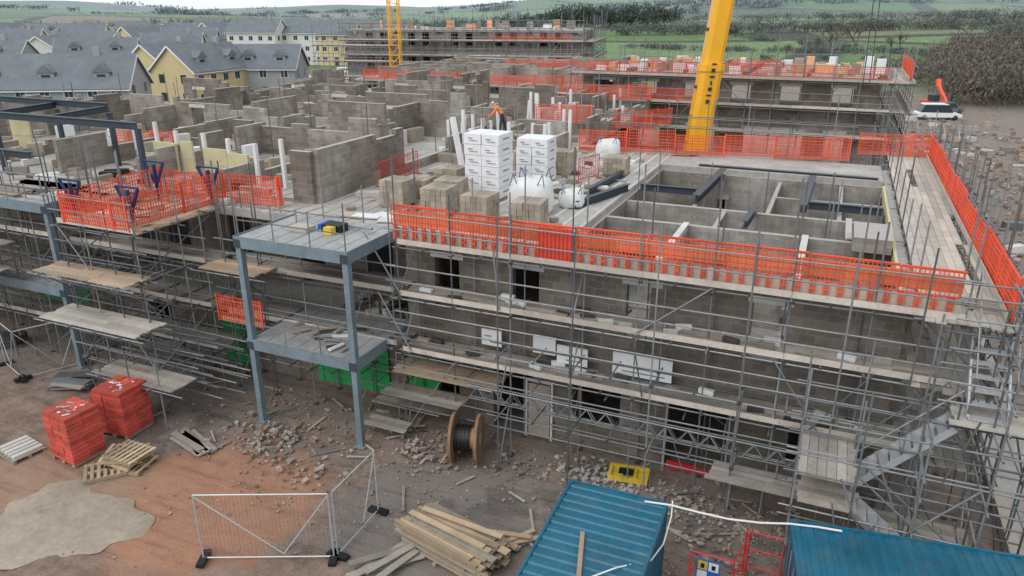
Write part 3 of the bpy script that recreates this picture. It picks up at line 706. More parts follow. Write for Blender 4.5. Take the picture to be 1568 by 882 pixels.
def container(x,y,a,L,name):
    mb=MB(); mb.at(x,y,0,a); w=2.44; h=2.55; q=0
    while q>-L+.02:
        e=q
        for (dy,z0_,z1_) in ((.13,0,0),(.035,0,-.03),(.09,-.03,-.03),(.035,-.03,0)):
            ny_=max(e-dy,-L); mb.add([(.06,e,h+z0_),(w-.06,e,h+z0_),(w-.06,ny_,h+z1_),(.06,ny_,h+z1_)],[(0,3,2,1)],'teal'); e=ny_
        q=e
    for (xa,xb) in ((0,.06),(w-.06,w)): mb.box(xa,xb,-L,0,h-.12,h+.03,'teal'); mb.box(xa,xb,-L,0,0.02,.16,'teal')
    for (ya,yb) in ((-.002,.06),(-L-.06,-L+.002)): mb.box(.001,w-.001,ya,yb,h-.12,h+.025,'teal'); mb.box(0,w,ya,yb,0,.16,'teal')
    for xx in (0,w-.1):
        for yy in (-L,-.1): mb.box(xx-.004,xx+.104,yy-.004,yy+.104,.0,h+.034,'teal')
    for sx in (0,1):
        q=-.1
        while q>-L+.1:
            e=q
            for (dy,a0,a1) in ((.07,0,0),(.07,0,.04),(.07,.04,.04),(.07,.04,0)):
                n_=max(e-dy,-L+.1); xa=(.01+a0) if sx==0 else w-.01-a0; xb=(.01+a1) if sx==0 else w-.01-a1
                mb.add([(xa,e,.16),(xb,n_,.16),(xb,n_,h-.12),(xa,e,h-.12)],[(0,1,2,3)],'teal'); e=n_
            q=e
    for yy in (.02,-L-.02): mb.box(.1,w-.1,yy-.02,yy+.02,.16,h-.12,'teal')
    for xx in (.6,.95,1.5,1.85): mb.tube((xx,.07,.15),(xx,.07,h-.1),.02,'galv')
    mb.at(); mb.build(name)
container(-4.82,14.75,1,6.06,'shipping_container')
container(.72,12.95,98.5,6.06,'shipping_container')
mb=MB(); mb.at(-3.75,12.4,2.585,15); mb.box(-.05,.05,-1.2,.6,0,.05,'timber'); mb.at(); mb.build('timber_plank')
mb=MB()
def pipe(pp,r):
    for i in range(len(pp)-1): mb.tube(pp[i],pp[i+1],r,'hose',8)
pipe([(-2.9,14.6,2.62),(-2.3,14.72,2.61),(-1.7,14.86,2.5),(-1.0,14.98,2.43),(-.3,15.08,2.47),(0.3,15.17,2.57),(.9,15.25,2.61),(1.4,15.3,2.62)],.024)
pipe([(-2.3,14.9,2.6),(-2.25,14.6,2.4),(-2.25,13.8,2.2),(-2.35,13.0,2.35),(-2.9,12.2,2.61),(-3.4,11.6,2.62)],.018)
mb.build('hose')
mb=MB()
def frame(x,y,a,w,z0,z1):
    mb.at(x,y,0,a)
    for s,t in (((0,0,z0),(w,0,z0)),((0,0,z1),(w,0,z1)),((0,0,0),(0,0,z1)),((w,0,0),(w,0,z1)),((0,0,(z0+z1)/2),(w,0,(z0+z1)/2))): mb.tube(s,t,.02,'red')
    mb.at()
frame(-1.75,15.0,0,1.0,.2,1.25); frame(-.75,15.0,80,1.3,.2,1.25); frame(-.6,16.3,0,.9,.2,1.25); frame(-1.75,15.0,-85,1.2,.2,1.25)
mb.build('pedestrian_barrier')
mb=MB(); mb.at(-1.6,14.93,.55,0); mb.box(0,.55,-.01,.01,0,.6,'sign_blue'); mb.box(.03,.26,-.018,-.012,.32,.57,'yellow'); mb.box(.29,.52,-.018,-.012,.32,.57,'white'); mb.box(.03,.26,-.018,-.012,.04,.28,'white'); mb.box(.29,.52,-.018,-.012,.04,.28,'sign_blue')
mb.box(.1,.19,-.024,-.019,.37,.5,'black'); mb.box(.36,.45,-.024,-.019,.37,.5,'black'); mb.at(); mb.build('safety_sign')
mb=MB()
for k in range(5):
    for i in range(24):
        a0=2*math.pi*i/24;a1=2*math.pi*(i+1)/24; r=.55+.05*(k%2)
        mb.tube((-31.3+r*math.cos(a0),18.0+r*math.sin(a0),.1+.08*k),(-31.3+r*math.cos(a1),18.0+r*math.sin(a1),.1+.08*k),.045,'black',6)
mb.build('pipe_coil')
mb=MB()
for i in range(7): mb.at(-25.6+U(-.4,.4),16.4+U(-.3,.3),.05*i,U(0,40)); mb.box(-.7,.7,-.2,.2,0,.05,random.choice(['white','galv','timber_grey']))
mb.at(); mb.build('plastic_sheeting')
mb=MB(); boards(mb,-13.4,-10.9,18.9,19.7,.7,'board'); boards(mb,-12.6,-9.9,18.3,19.2,1.5,'timber_grey'); boards(mb,-12.3,-8.7,18.5,19.5,2.3,'board_new')
boards(mb,-13.2,-11.8,18.0,18.6,.35,'timber_grey'); mb.build('scaffold_board_pile')
mb=MB(); mb.box(5.7,6.0,14,40,0,.35,'cladding_beige'); mb.box(6.0,7.4,14,40,0,.1,'concrete'); mb.build('retaining_wall')
mb=MB(); redbar(mb,6.2,18.5,.1,80,2.0,1.1); redbar(mb,6.5,20.6,.1,85,2.0,1.1); mb.build('pedestrian_barrier')
mb=MB()
for i in range(60):
    x,y=U(-16,-9),U(20.9,22.3); mb.at(x,y,3.05,U(0,90)); mb.box(-.22,.22,-.1,.1,0,.21,random.choice(['block_brown','concrete_light','timber_grey','block_gap']))
for i in range(55):
    x=U(-11.8,3); z=random.choice([3.05,5.0]); mb.at(x,19.2+U(-.2,.5),z,U(-20,20)); mb.box(-.22,.22,-.07,.07,0,U(.04,.2),random.choice(['block_brown','concrete_light','timber_grey','white','galv_dark']))
for i in range(90):
    mb.at(U(-45,-20),U(17,23),6.70,U(0,90)); mb.box(-U(.1,.7),.3,-U(.05,.2),.1,0,U(.03,.35),random.choice(['block_brown','concrete_light','timber','white','black','timber_grey','timber_grey','insul_yellow']))
for i in range(110):
    x,y=U(-16.5,-8.0),U(21,36); mb.at(x,y,6.695,U(0,90)); mb.box(-U(.05,.3),.2,-.1,.1,0,U(.03,.18),random.choice(['block_brown','concrete_light','timber','white','timber_grey','block_gap']))
for i in range(330):
    x,y=U(-43,-13),U(23,56); mb.at(x,y,6.69,U(0,90)); w=U(.1,.6); mb.box(-w,w,-U(.08,.3),.2,0,U(.1,1.1)*R()+.06,random.choice(['block_brown','block_brown','concrete_light','timber','white','timber_grey','board']))
for i in range(90):
    x,y=U(-7,2),U(20.7,34); mb.at(x,y,3.04,U(0,90)); mb.box(-U(.1,.6),.2,-.12,.1,0,U(.03,.3),random.choice(['block_brown','concrete_light','timber','white','timber_grey']))
mb.at(); mb.build('building_materials')
mb=MB()
for i in range(12):
    z=6.70; x,y=U(-44,-26),U(18,20.5)
    for k in range(4): mb.at(x,y,z+.05*k,U(-6,6)); mb.box(-1.9,1.9,-.4,.3,0,.045,'timber_grey' if k%2 else 'board')
mb.at(); mb.build('scaffold_board_pile')
# ---------------------------------------------------------------- second wing (back right)
mb=MB()
op=[(i*3.3+1,i*3.3+2.3,7.0,8.6) for i in range(6)]
wall(mb,-18,55.5,2.2,55.5,6.2,9.1,.3,op,'block'); wall(mb,-18,55.6,2.2,55.6,0,6.2,.3,[(1,3,3,5.6),(4.3,6,3,5.6),(8,10,3,5.6),(12,16,2.5,5.6),(17.4,18.6,3,5.6)],'block')
wall(mb,2.2,55.5,2.2,70,0,9.1,.3,[(2,3.5,7,8.6),(6,8,7,8.6),(2,4,3,5.5)],'block')
wall(mb,-18,55.6,-18,72,0,9.05,.3,[(2,3.5,7,8.6),(6,8,7,8.6)],'block')
mb.box(-18,2.2,55.7,70,9.0,9.12,'slab'); mb.box(-17.8,2,55.8,70,6.0,6.15,'slab')
for k in range(9):
    x=-17+k*2.1
    if k%2: mb.box(x,x+.2,56,69,9.13,9.4,'steel_dark')
    else: wall(mb,x,57,x+.01,66,9.12,9.8,.2,ragged=4)
mb.build('unfinished_building')
scaffold('scaffolding',-18.5,53.9,0,21.5,1.4,[3.4,5.5,7.3,9.1],11.0,bay=1.8,topj=.9)
scaffold('scaffolding',4.2,54,90,15,1.4,[3.4,5.5,7.3,9.1],10.8,bay=2.2,topj=.8)
scaffold('scaffolding',-18,70,0,21,1.4,[9.0],11.2,bay=2.2,topj=.8,z0=6)
mb=MB(); barrier(mb,-17.3,54.1,2.8,54.1,9.15,h=.95,style=1,sp=.16); barrier(mb,4.1,56.3,4.1,66,9.15,style=1,sp=.16); barrier(mb,-13,54.1,-8.5,54.1,7.35,h=.9,style=1,sp=.14); barrier(mb,-15,63,-3,63.5,9.15,h=.7,style=1,sp=.18)
barrier(mb,-40,58.5,-19,58.5,7.6,h=.9,style=1,sp=.16); barrier(mb,-30,68,-14,69,8.2,h=.9,style=1,sp=.18)
mb.build('orange_safety_barrier')
mb=MB()
for k in range(9): mb.cb(-4+k*.8,62+U(-1,1),9.15,.6,.8,U(.6,1.2),random.choice(['block_brown','orange_ply','white','block_brown']))
for k in range(60): mb.cb(U(-17,1.5),U(56,69),9.14,U(.2,1.2),U(.2,.8),U(.1,.7),random.choice(['block_brown','timber','white','concrete_light','orange_ply']))
mb.build('building_materials')
mb=MB(); mb.box(-42,-18.5,60,78,7.3,7.5,'slab')
for y in (61,65,69,73,77): wall(mb,-40,y,-20,y,7.5,8.8,.2,ragged=4)
for x in (-38,-33,-28,-23): wall(mb,x,61,x,77,7.5,8.7,.2,ragged=4,m='block_light')
mb.build('unfinished_building')
scaffold('scaffolding',-42,80,0,24,1.4,[8.2],10.2,bay=2.0,topj=.9,z0=4)
# third block far centre
mb=MB(); x0,y0=S(-24,112)
for (fl,z) in ((0,2),(1,5),(2,8)):
    mb.at(x0,y0,0,23.4-12)
    mb.box(0,34,0,16,z+2.6,z+2.9,'concrete')
    for k in range(17): mb.box(k*2.1,k*2.1+1.1,.1,.4,z-.1,z+2.6,'block_light'); mb.box(k*2.1+1.1,k*2.1+2.1,.12,.38,z-.1,z+(.8 if k%3 else 2.3),'block_light'); mb.box(33.7,33.95,k,k+.6,z-.1,z+2.6,'block')
    mb.box(.5,33.5,3,3.2,z,z+2.6,'block_gap')
mb.at(x0,y0,10.9,23.4-12)
for k in range(30):
    xx=U(.5,32); yy=U(1,14); w=U(.2,1.6); mb.box(xx,xx+w,yy,yy+.25,0,U(.2,1.3),random.choice(['block','block_light','timber','white','orange_ply']))
mb.at(); mb.build('unfinished_building')
TR=.034
ca,sa=math.cos(math.radians(11.4)),math.sin(math.radians(11.4))
scaffold('scaffolding',x0+sa*1.7,y0-ca*1.7,11.4,34.5,1.5,[1.5,3.5,5.5,7.5,9.5,11.2],13,bay=1.5,topj=1.0,deck=[3.5,7.5,9.5])
scaffold('scaffolding',x0+ca*36+sa*1.7,y0+sa*36-ca*1.7,101.4,17,1.5,[1.5,3.5,5.5,7.5,9.5],12.6,bay=1.7,topj=1.2)
scaffold('scaffolding',*S(-27,105),11.4,12,1.5,[3,5,7,9],10.8,bay=1.6,topj=1.2)
mb=MB(); barrier(mb,x0+sa*1.6+5*ca,y0-ca*1.6+5*sa,x0+sa*1.6+16*ca,y0-ca*1.6+16*sa,5.6,style=1,sp=.2); barrier(mb,x0+sa*1.6+22*ca,y0-ca*1.6+22*sa,x0+sa*1.6+33*ca,y0-ca*1.6+33*sa,9.6,h=.8,style=1,sp=.2); mb.build('orange_safety_barrier')
TR=.0245
def lattice(name,x,y,z0,z1,w,m):
    mb=MB(); mb.at(x,y,0,20)
    for a,b_ in ((-1,-1),(1,-1),(1,1),(-1,1)): mb.beam((a*w/2,b_*w/2,z0),(a*w/2,b_*w/2,z1),.14,.14,m)
    z=z0
    while z<z1-w:
        for s in (-1,1):
            mb.beam((-w/2,s*w/2,z),(w/2,s*w/2,z+w),.07,.07,m); mb.beam((s*w/2,-w/2,z),(s*w/2,w/2,z+w),.07,.07,m); mb.beam((-w/2,s*w/2,z+w),(w/2,s*w/2,z+w),.07,.07,m)
        z+=w
    mb.at(); mb.build(name)
lattice('tower_crane_mast',*S(-15.5,103),0,40,1.3,'crane_yellow')
# ---------------------------------------------------------------- mobile crane
mb=MB()
b0=Vector((-8.0,46.4,3.0)); b1=Vector((-7.05,47.4,14.2)); d=(b1-b0).normalized()
sd=Vector((C,SN,0)); fw=Vector((SN,-C,0))
def boom(p,q,w,h,m='crane_yellow'):
    dd=(q-p).normalized(); up=dd.cross(sd).normalized(); vs=[]
    prof=[(-.5,-.35),(-.3,-.5),(.3,-.5),(.5,-.35),(.5,.3),(.3,.5),(-.3,.5),(-.5,.3)]
    for c in (p,q):
        for a,b_ in prof: vs.append(tuple(c+sd*a*w+up*b_*h))
    mb.add(vs,[(i,(i+1)%8,8+(i+1)%8,8+i) for i in range(8)]+[(7,6,5,4,3,2,1,0),tuple(range(8,16))],m)
boom(b0,b0+d*7.2,1.3,1.4); boom(b0+d*7.1,b0+d*7.5,1.45,1.55); boom(b0+d*7.5,b0+d*13,1.15,1.2); boom(b0+d*12.6,b0+d*13,1.28,1.35); boom(b0+d*13,b0+d*22,1.0,1.05); boom(b0+d*22,b0+d*34,.85,.9)
for k,(w_,h_) in enumerate(((.22,.22),(.3,.1),(.22,.22),(.1,.25),(.3,.12),(.22,.22),(.28,.1))):
    c=b0+d*(5.4+k*.36)+fw*.80; mb.beam(c-sd*w_/2,c+sd*w_/2,.02,h_,'ink')
for k in (3.0,4.6): c=b0+d*k; mb.tube(c-sd*.72,c+sd*.72,.12,'crane_yellow',8,caps=True)
for s in (-1,1):
    for k in (2.2,6.2,9.5,12.0): c=b0+d*k+sd*s*(.68 if k<7 else .6); mb.tube(c-fw*.1,c+fw*.25,.1,'galv_dark',8,caps=True)
mb.tube(b0-fw*1.0,b0+d*6-fw*1.2,.25,'galv_dark',10)
bx,by=-8.5,48
mb.at(bx,by,0,10); mb.box(-1.4,1.4,-3,9,.9,1.7,'crane_yellow'); mb.box(-1.3,1.3,-2,3,1.71,3.4,'crane_yellow'); mb.box(1.4,2.4,-1.5,.6,1.9,3.6,'glass'); mb.box(-1.3,1.3,7,9.5,1.71,3.2,'crane_yellow'); mb.box(-1.2,1.2,9.5,9.52,2.3,3.1,'glass')
for k in range(5):
    for s in (-1.2,1.2): mb.at(bx,by,0,10); disc(mb,s,-2+k*2.4,.65,.65,.4,'black',16)
mb.at()
for dx in (0,.35): mb.tube((b0+d*33+sd*(dx+6)),Vector((1.2+dx,52,9.2)),.03,'galv_dark')
mb.build('mobile_crane')
# ---------------------------------------------------------------- vehicles
def car(x,y,a,col,L=4.2,Wd=1.75,Hh=1.45,name='parked_car'):
    mb=MB(); mb.at(x,y,0,a)
    def prism(pr,w,m):
        n=len(pr); vs=[(p_[0],-w/2,p_[1]) for p_ in pr]+[(p_[0],w/2,p_[1]) for p_ in pr]
        mb.add(vs,[(i,(i+1)%n,n+(i+1)%n,n+i) for i in range(n)]+[tuple(range(n-1,-1,-1)),tuple(range(n,2*n))],m)
    h=L/2
    prism([(-h,.35),(h,.35),(h,.75),(h-.9,.92),(-h+.15,.95),(-h,.8)],Wd,col)
    prism([(-h+.3,.93),(h-1.1,.9),(h-1.75,Hh-.08),(-h+.7,Hh-.08)],Wd-.16,'glass')
    prism([(-h+.68,Hh-.09),(h-1.72,Hh-.09),(h-1.85,Hh),(-h+.8,Hh)],Wd-.2,col)
    for xx in (-h+.8,h-.8):
        for s in (-1,1):
            yc=s*(Wd/2-.1); n=14; vs=[]
            for yy in (yc-.1,yc+.12):
                for i in range(n): t=2*math.pi*i/n; vs.append((xx+.32*math.cos(t),yy,.32+.32*math.sin(t)))
            mb.add(vs,[(i,(i+1)%n,n+(i+1)%n,n+i) for i in range(n)]+[tuple(range(n-1,-1,-1)),tuple(range(n,2*n))],'black')
    mb.at(); mb.build(name)
M('car_red',(.4,.03,.03),.3);M('car_grey',(.18,.19,.2),.3,.3);M('car_blue',(.03,.06,.2),.3)
cc=['white','car_grey','car_blue','car_red','black','white','galv']
for (X,Y) in ((-70,190),(-66,182),(-64,176),(-61,170),(-72,176),(-75,186),(-60,160),(-58,152),(-112,196),(-118,200),(-55,146)):
    x,y=S(X,Y); car(x,y,23.4+U(60,110),random.choice(cc))
x,y=S(56,99); car(x,y,15,'white',5.4,2.0,2.0,'pickup_truck'); x,y=S(60,104); car(x,y,40,'car_grey',4.4,1.8,1.6)
mb=MB(); x,y=S(60.5,108); mb.at(x,y,0,30); mb.box(-1.0,1.0,-2.0,2.0,.7,1.3,'orange'); mb.box(-.9,-.1,-.9,.6,1.31,2.2,'glass')
mb.beam((.5,-1.6,1.2),(.65,1.0,3.4),.35,.4,'orange'); mb.beam((.65,.9,3.2),(.7,1.3,4.2),.55,.4,'orange')
for s in (-1.0,1.0):
    for t in (-1.3,1.3): disc(mb,s,t,.5,.5,.35,'black',14)
mb.at(); mb.build('telehandler')
for (X,Y,w,d,h) in ((-44,140,6,3,2.6),(-38,138,6,3,2.4),(-32,142,6,3,2.8),(-36,133,5,2.4,2.3),(-30,150,8,3,3)):
    x,y=S(X,Y); mb=MB(); mb.at(x,y,0,23.4+U(-10,10))
    for i in range(4):
        for j in range(2): mb.box(-w/2+i*w/4,-w/2+(i+1)*w/4-.08,-d/2+U(0,.1),d/2,j*h/2+.1,j*h/2+h/2-.03,'white')
    for i in range(4): mb.box(-w/2+i*w/4+.3,-w/2+i*w/4+.9,-d/2-.02,-d/2-.005,h*.6,h*.7,'mark_blue')
    mb.box(-w/2,w/2,-d/2,d/2,0,.1,'timber_grey'); mb.at(); mb.build('wrapped_insulation_stack')
mb=MB()
for i in range(150):
    x,y=U(7,24),U(36,110); mb.at(x,y,0,U(0,180)); w=U(.2,1.3); mb.box(-w/2,w/2,-U(.1,.5),.3,0,U(.05,.6),random.choice(['block_brown','timber','timber_grey','concrete_light','timber_grey','rubble','rubble','galv']))
mb.at(); mb.build('building_materials')
stones('rubble',[(14,50,4,12,1500,.06,.4,.0),(14,85,6,12,700,.1,.5,0)])
heras('mesh_fence_panel',[(S(46+i*.3,74+i*3.4),S(46+(i+1)*.3,74+(i+1)*3.4)) for i in range(10)])
# ---------------------------------------------------------------- houses
def house(X,Y,a,L,Wd,he,hr,col,name,dorm=0,gcol=None,storeys=2,z=0):
    x,y=S(X,Y); a=a+23.4; e=empty(name); gcol=gcol or col
    w=MB(); w.at(x,y,z,a); w.box(-L/2,L/2,-Wd/2,Wd/2,-1,he,col)
    for s in (-1,1): w.add([(s*L/2,-Wd/2,he),(s*L/2,Wd/2,he),(s*L/2,0,he+hr)],[(0,1,2)],gcol)
    w.build('walls',e)
    r=MB(); r.at(x,y,z,a); o=.35; k=hr/(Wd/2); th=.18
    for s in (-1,1):
        ya,za=s*(Wd/2+o),he-k*o+.03
        r.add([(-L/2-o,ya,za),(L/2+o,ya,za),(L/2+o,0,he+hr+.03),(-L/2-o,0,he+hr+.03),(-L/2-o,ya,za+th),(L/2+o,ya,za+th),(L/2+o,0,he+hr+.03+th),(-L/2-o,0,he+hr+.03+th)],
              [(0,3,2,1),(4,5,6,7),(0,1,5,4),(1,2,6,5),(3,0,4,7)],'slate')
        r.box(-L/2-o,L/2+o,ya-.06,ya+.06,za-.1,za+.02,'white')
    for s in (-1,1):
        for t in (-1,1): r.beam((s*(L/2+o+.02),t*(Wd/2+o),he-k*o),(s*(L/2+o+.02),0,he+hr),.05,.25,'white')
    if R()<.6: r.box(L/4,L/4+.8,-.4,.4,he+hr-.5,he+hr+1,'render_grey')
    for i in range(dorm):
        for s in (-1,1):
            dx=-L/2+L*(i+.5)/dorm; yy=s*Wd*.36; r.box(dx-.9,dx+.9,min(yy,s*.5),max(yy,s*.5),he+.3,he+1.8,'render_grey')
            r.add([(dx-1.1,yy+s*.15,he+1.75),(dx+1.1,yy+s*.15,he+1.75),(dx,yy+s*.15,he+2.7),(dx-1.1,0,he+1.75),(dx+1.1,0,he+1.75),(dx,0,he+2.7)],[(0,1,2),(0,2,5,3),(1,4,5,2)],'slate')
            r.box(dx-.5,dx+.5,yy+s*.01-.02,yy+s*.03+.02,he+.6,he+1.5,'glass')
    r.build('roof',e)
    g=MB(); g.at(x,y,z,a); n=max(2,int(L/2.6)); q=MB(); q.at(x,y,z,a)
    for fl in range(storeys):
        zz=.9+fl*2.6
        for i in range(n):
            cx=-L/2+L*(i+.5)/n
            for s in (-1,1):
                if fl==0 and i%3==1: q.box(cx-.5,cx+.5,s*(Wd/2+.03)-.03,s*(Wd/2+.03)+.03,0,2.1,'steel_dark'); continue
                g.box(cx-.6,cx+.6,s*(Wd/2+.015)-.01,s*(Wd/2+.015)+.01,zz,zz+1.2,'white'); g.box(cx-.52,cx-.03,s*(Wd/2+.03)-.01,s*(Wd/2+.03)+.01,zz+.08,zz+1.12,'glass'); g.box(cx+.03,cx+.52,s*(Wd/2+.03)-.01,s*(Wd/2+.03)+.01,zz+.08,zz+1.12,'glass')
        for s in (-1,1):
            for cy in (-Wd/4,Wd/4): g.box(s*(L/2+.02)-.015,s*(L/2+.02)+.015,cy-.5,cy+.5,zz,zz+1.2,'glass')
    g.build('windows',e); q.build('door',e)
Y_,W_,G_='render_cream','render_white','render_grey'
house(-57,96,8,19,9,4.6,3.6,G_,'slate_roof_house',dorm=3)
house(-75,92,95,12,8,5,3.2,G_,'slate_roof_house')
house(-47,117,70,13,8,5.2,3.4,Y_,'yellow_house',dorm=2)
house(-56,126,75,12,8,5.2,3.2,Y_,'yellow_house')
house(-39,124,0,10,8,5,3.2,G_,'slate_roof_house',dorm=2)
house(-66,203,-8,13,9,8.2,3.0,W_,'white_house',storeys=3)
house(-54,206,-8,12,9,8.0,2.6,W_,'white_house',storeys=3)
house(-44.5,203,-8,9,9,7.6,2.8,Y_,'yellow_house',storeys=3)
house(-80,214,75,14,9,6.6,3.6,Y_,'yellow_house')
house(-92,196,70,14,9,6.0,3.6,Y_,'yellow_house')
house(-80,150,15,14,8,5.2,3.2,Y_,'yellow_house',dorm=2); house(-96,140,5,16,9,5.2,3.2,G_,'slate_roof_house',dorm=2)
house(-74,170,10,12,8,5.4,3.4,Y_,'yellow_house')
for i in range(104):
    row=i//9; X=-100-(i%9)*17+U(-4,4)+row*14; Y=170+row*26+U(-6,6)
    if X>-.27*Y-38 and Y<190: continue
    if X>-40-(Y-300)*.25*(Y>300): continue
    c=random.choice([Y_,Y_,W_,W_,G_]); zz=float(height(np.array(S(X,Y)[0]),np.array(S(X,Y)[1])))
    house(X,Y,random.choice([0,10,80,90,-10])+U(-8,8),U(9,16),U(7.5,9),U(4.8,6.2),U(2.8,3.6),c,{'render_cream':'yellow_house','render_white':'white_house','render_grey':'slate_roof_house'}[c],dorm=random.choice([0,0,2]),z=zz)
mb=MB()
def road(pts,w=6):
    for (a,b_) in zip(pts[:-1],pts[1:]):
        p=Vector((*S(*a),.06+U(0,.02)));q=Vector((*S(*b_),.06+U(0,.02))); d=(q-p).normalized(); n=Vector((-d.y,d.x,0))*w/2
        mb.add([tuple(p-n),tuple(q-n),tuple(q+n),tuple(p+n)],[(0,1,2,3)],'asphalt')
        for s in (-1,1): mb.beam(p+n*s*1.02,q+n*s*1.02,.15,.14,'kerb')
        k=0; L=(q-p).length
        while k<L: c=p+d*k; mb.beam(c+Vector((0,0,.006)),c+d*2+Vector((0,0,.006)),.1,.004,'white'); k+=5
road([(-52,110),(-60,150),(-68,185)]); road([(-68,190),(-90,260),(-100,330)]); road([(-60,152),(-100,165),(-180,170)]); road([(-72,192),(-140,205)])
mb.build('road')
# ---------------------------------------------------------------- vegetation
def crowns(name,specs,mat,trunkmat='bark'):
    V=[];F=[];MI=[]; o=0
    for (X,Y,h,w,n,fs) in specs:
        x,y=S(X,Y); z0=float(height(np.array(x),np.array(y)))
        nc=11; cl=np.random.normal(0,.5,(nc,3))*[w*.55,w*.55,h*.24]+[0,0,h*.52]
        ci=np.random.randint(0,nc,n); c=cl[ci]+np.random.normal(0,1,(n,3))*[w*.2,w*.2,h*.15]
        c[:,2]=np.abs(c[:,2]); c[:,2]=np.clip(c[:,2],h*.02,h*1.02)
        d1=np.random.normal(0,1,(n,3)); d1[:,2]=np.abs(d1[:,2])+.6; d1/=np.linalg.norm(d1,axis=1)[:,None]; d2=np.cross(d1,np.random.normal(0,1,(n,3))); d2/=np.linalg.norm(d2,axis=1)[:,None]
        s=fs*np.random.uniform(.5,1.5,(n,1)); c=c+[x,y,z0]
        q=np.stack([c-d1*s*1.3,c+d2*s*.35,c+d1*s*1.3,c-d2*s*.35],1).reshape(-1,3)
        V.append(q); F.append(np.arange(o,o+4*n).reshape(-1,4)); MI+= [0]*n; o+=4*n
        t=w*.02; tr=np.array([(x-t,y,z0-.5),(x+t,y,z0-.5),(x+t*.4,y,z0+h*.7),(x-t*.4,y,z0+h*.7),(x,y-t,z0-.5),(x,y+t,z0-.5),(x,y+t*.4,z0+h*.7),(x,y-t*.4,z0+h*.7)])
        V.append(tr); F.append(np.array([[o,o+1,o+2,o+3],[o+4,o+5,o+6,o+7]])); MI+=[1,1]; o+=8
    me=bpy.data.meshes.new(name); me.from_pydata(np.concatenate(V).tolist(),[],np.concatenate(F).tolist())
    me.materials.append(MATS[mat]); me.materials.append(MATS[trunkmat]); me.polygons.foreach_set('material_index',MI)
    ob=bpy.data.objects.new(name,me); scene.collection.objects.link(ob)
sp=[]
for i in range(360):
    Y=112+218*R()**1.3; X=Y*U(.57,.88)
    sp.append((X,Y,U(5,9),U(6,10),340,.30*(Y/150)**.6))
crowns('woodland',sp,'twig')
sp=[]
for i in range(34): Y=U(140,215); X=Y*U(.49,.60); sp.append((X,Y,U(2.5,5),U(4,7),240,.25))
for i in range(60): X=U(25,90); Y=U(170,176)-.1*X; sp.append((X,Y,U(1.2,3.2),U(3,5),170,.25))
crowns('hedgerow',sp,'twig')
sp=[]
def line(a,b_,n,h0,h1,w=6,nn=70,fs=.8,j=4):
    for i in range(n):
        t=R(); sp.append((a[0]+(b_[0]-a[0])*t+U(-j,j),a[1]+(b_[1]-a[1])*t+U(-j,j),U(h0,h1),w*U(.7,1.3),nn,fs))
line((60,440),(330,470),190,4,9,8,120,.5); line((40,330),(230,300),110,1.5,3,5,70,.4,1.5); line((120,420),(170,250),60,1.5,3,4,60,.4,1.5); line((-200,520),(40,480),140,4,9,8,90,.6); line((250,400),(420,560),80,5,9,8,90,.6)
line((-420,400),(-160,470),110,4,8,8,80,.6); line((300,560),(600,600),100,6,11,10,80,.8); line((-330,330),(-120,350),60,3,7,7,90,.5); line((90,620),(420,680),90,4,8,10,70,.7); line((-300,640),(100,700),90,5,9,10,70,.7)
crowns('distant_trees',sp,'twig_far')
sp=[]
line((30,560),(115,575),90,10,18,9,150,.8,12); line((-10,540),(30,560),24,5,12,8,120,.8,6)
for i in range(8): sp.append((U(60,150),U(200,260),U(2.5,4.5),3,110,.3))
crowns('evergreen_trees',sp,'evergreen')
sp=[]
for (a_,b_) in (((-900,1200),(0,1350)),((100,900),(900,1100)),((300,1500),(1300,1600)),((500,1250),(700,1500)),((-100,1000),(300,1200)),((200,1200),(900,1350)),((-700,1500),(200,1700)),((0,1900),(900,2000)),((100,900),(160,1250)),((-400,900),(-350,1300))):
    line(a_,b_,60,4,9,20,40,2.0,12)
line((600,1300),(900,1400),60,8,14,34,40,2.6,50); line((250,1000),(420,1080),50,6,11,26,40,2.2,35); line((-1500,2200),(1500,2400),80,6,12,50,24,5,60)
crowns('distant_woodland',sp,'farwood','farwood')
def bare(X,Y,h):
    mb=MB(); x,y=S(X,Y); z=float(height(np.array(x),np.array(y)))-.3
    def br(p,d,l,r,k):
        q=p+d*l; mb.tube(p,q,r,'bark',5,r*.65)
        if k==0: return
        for i in range(3 if k>1 else 4):
            nd=(d+Vector((U(-1,1),U(-1,1),U(-.25,.6)))*.75).normalized(); br(p+d*l*U(.65,1),nd,l*U(.6,.8),r*.62,k-1)
    br(Vector((x,y,z)),Vector((U(-.05,.05),0,1)).normalized(),h*.33,h*.035,5)
    mb.build('bare_tree')
for (X,Y,h) in ((133,300,14),(124,300,12),(143,292,9),(118,302,8),(96,270,7),(165,330,9),(70,118,6),(82,130,7)): bare(X,Y,h)
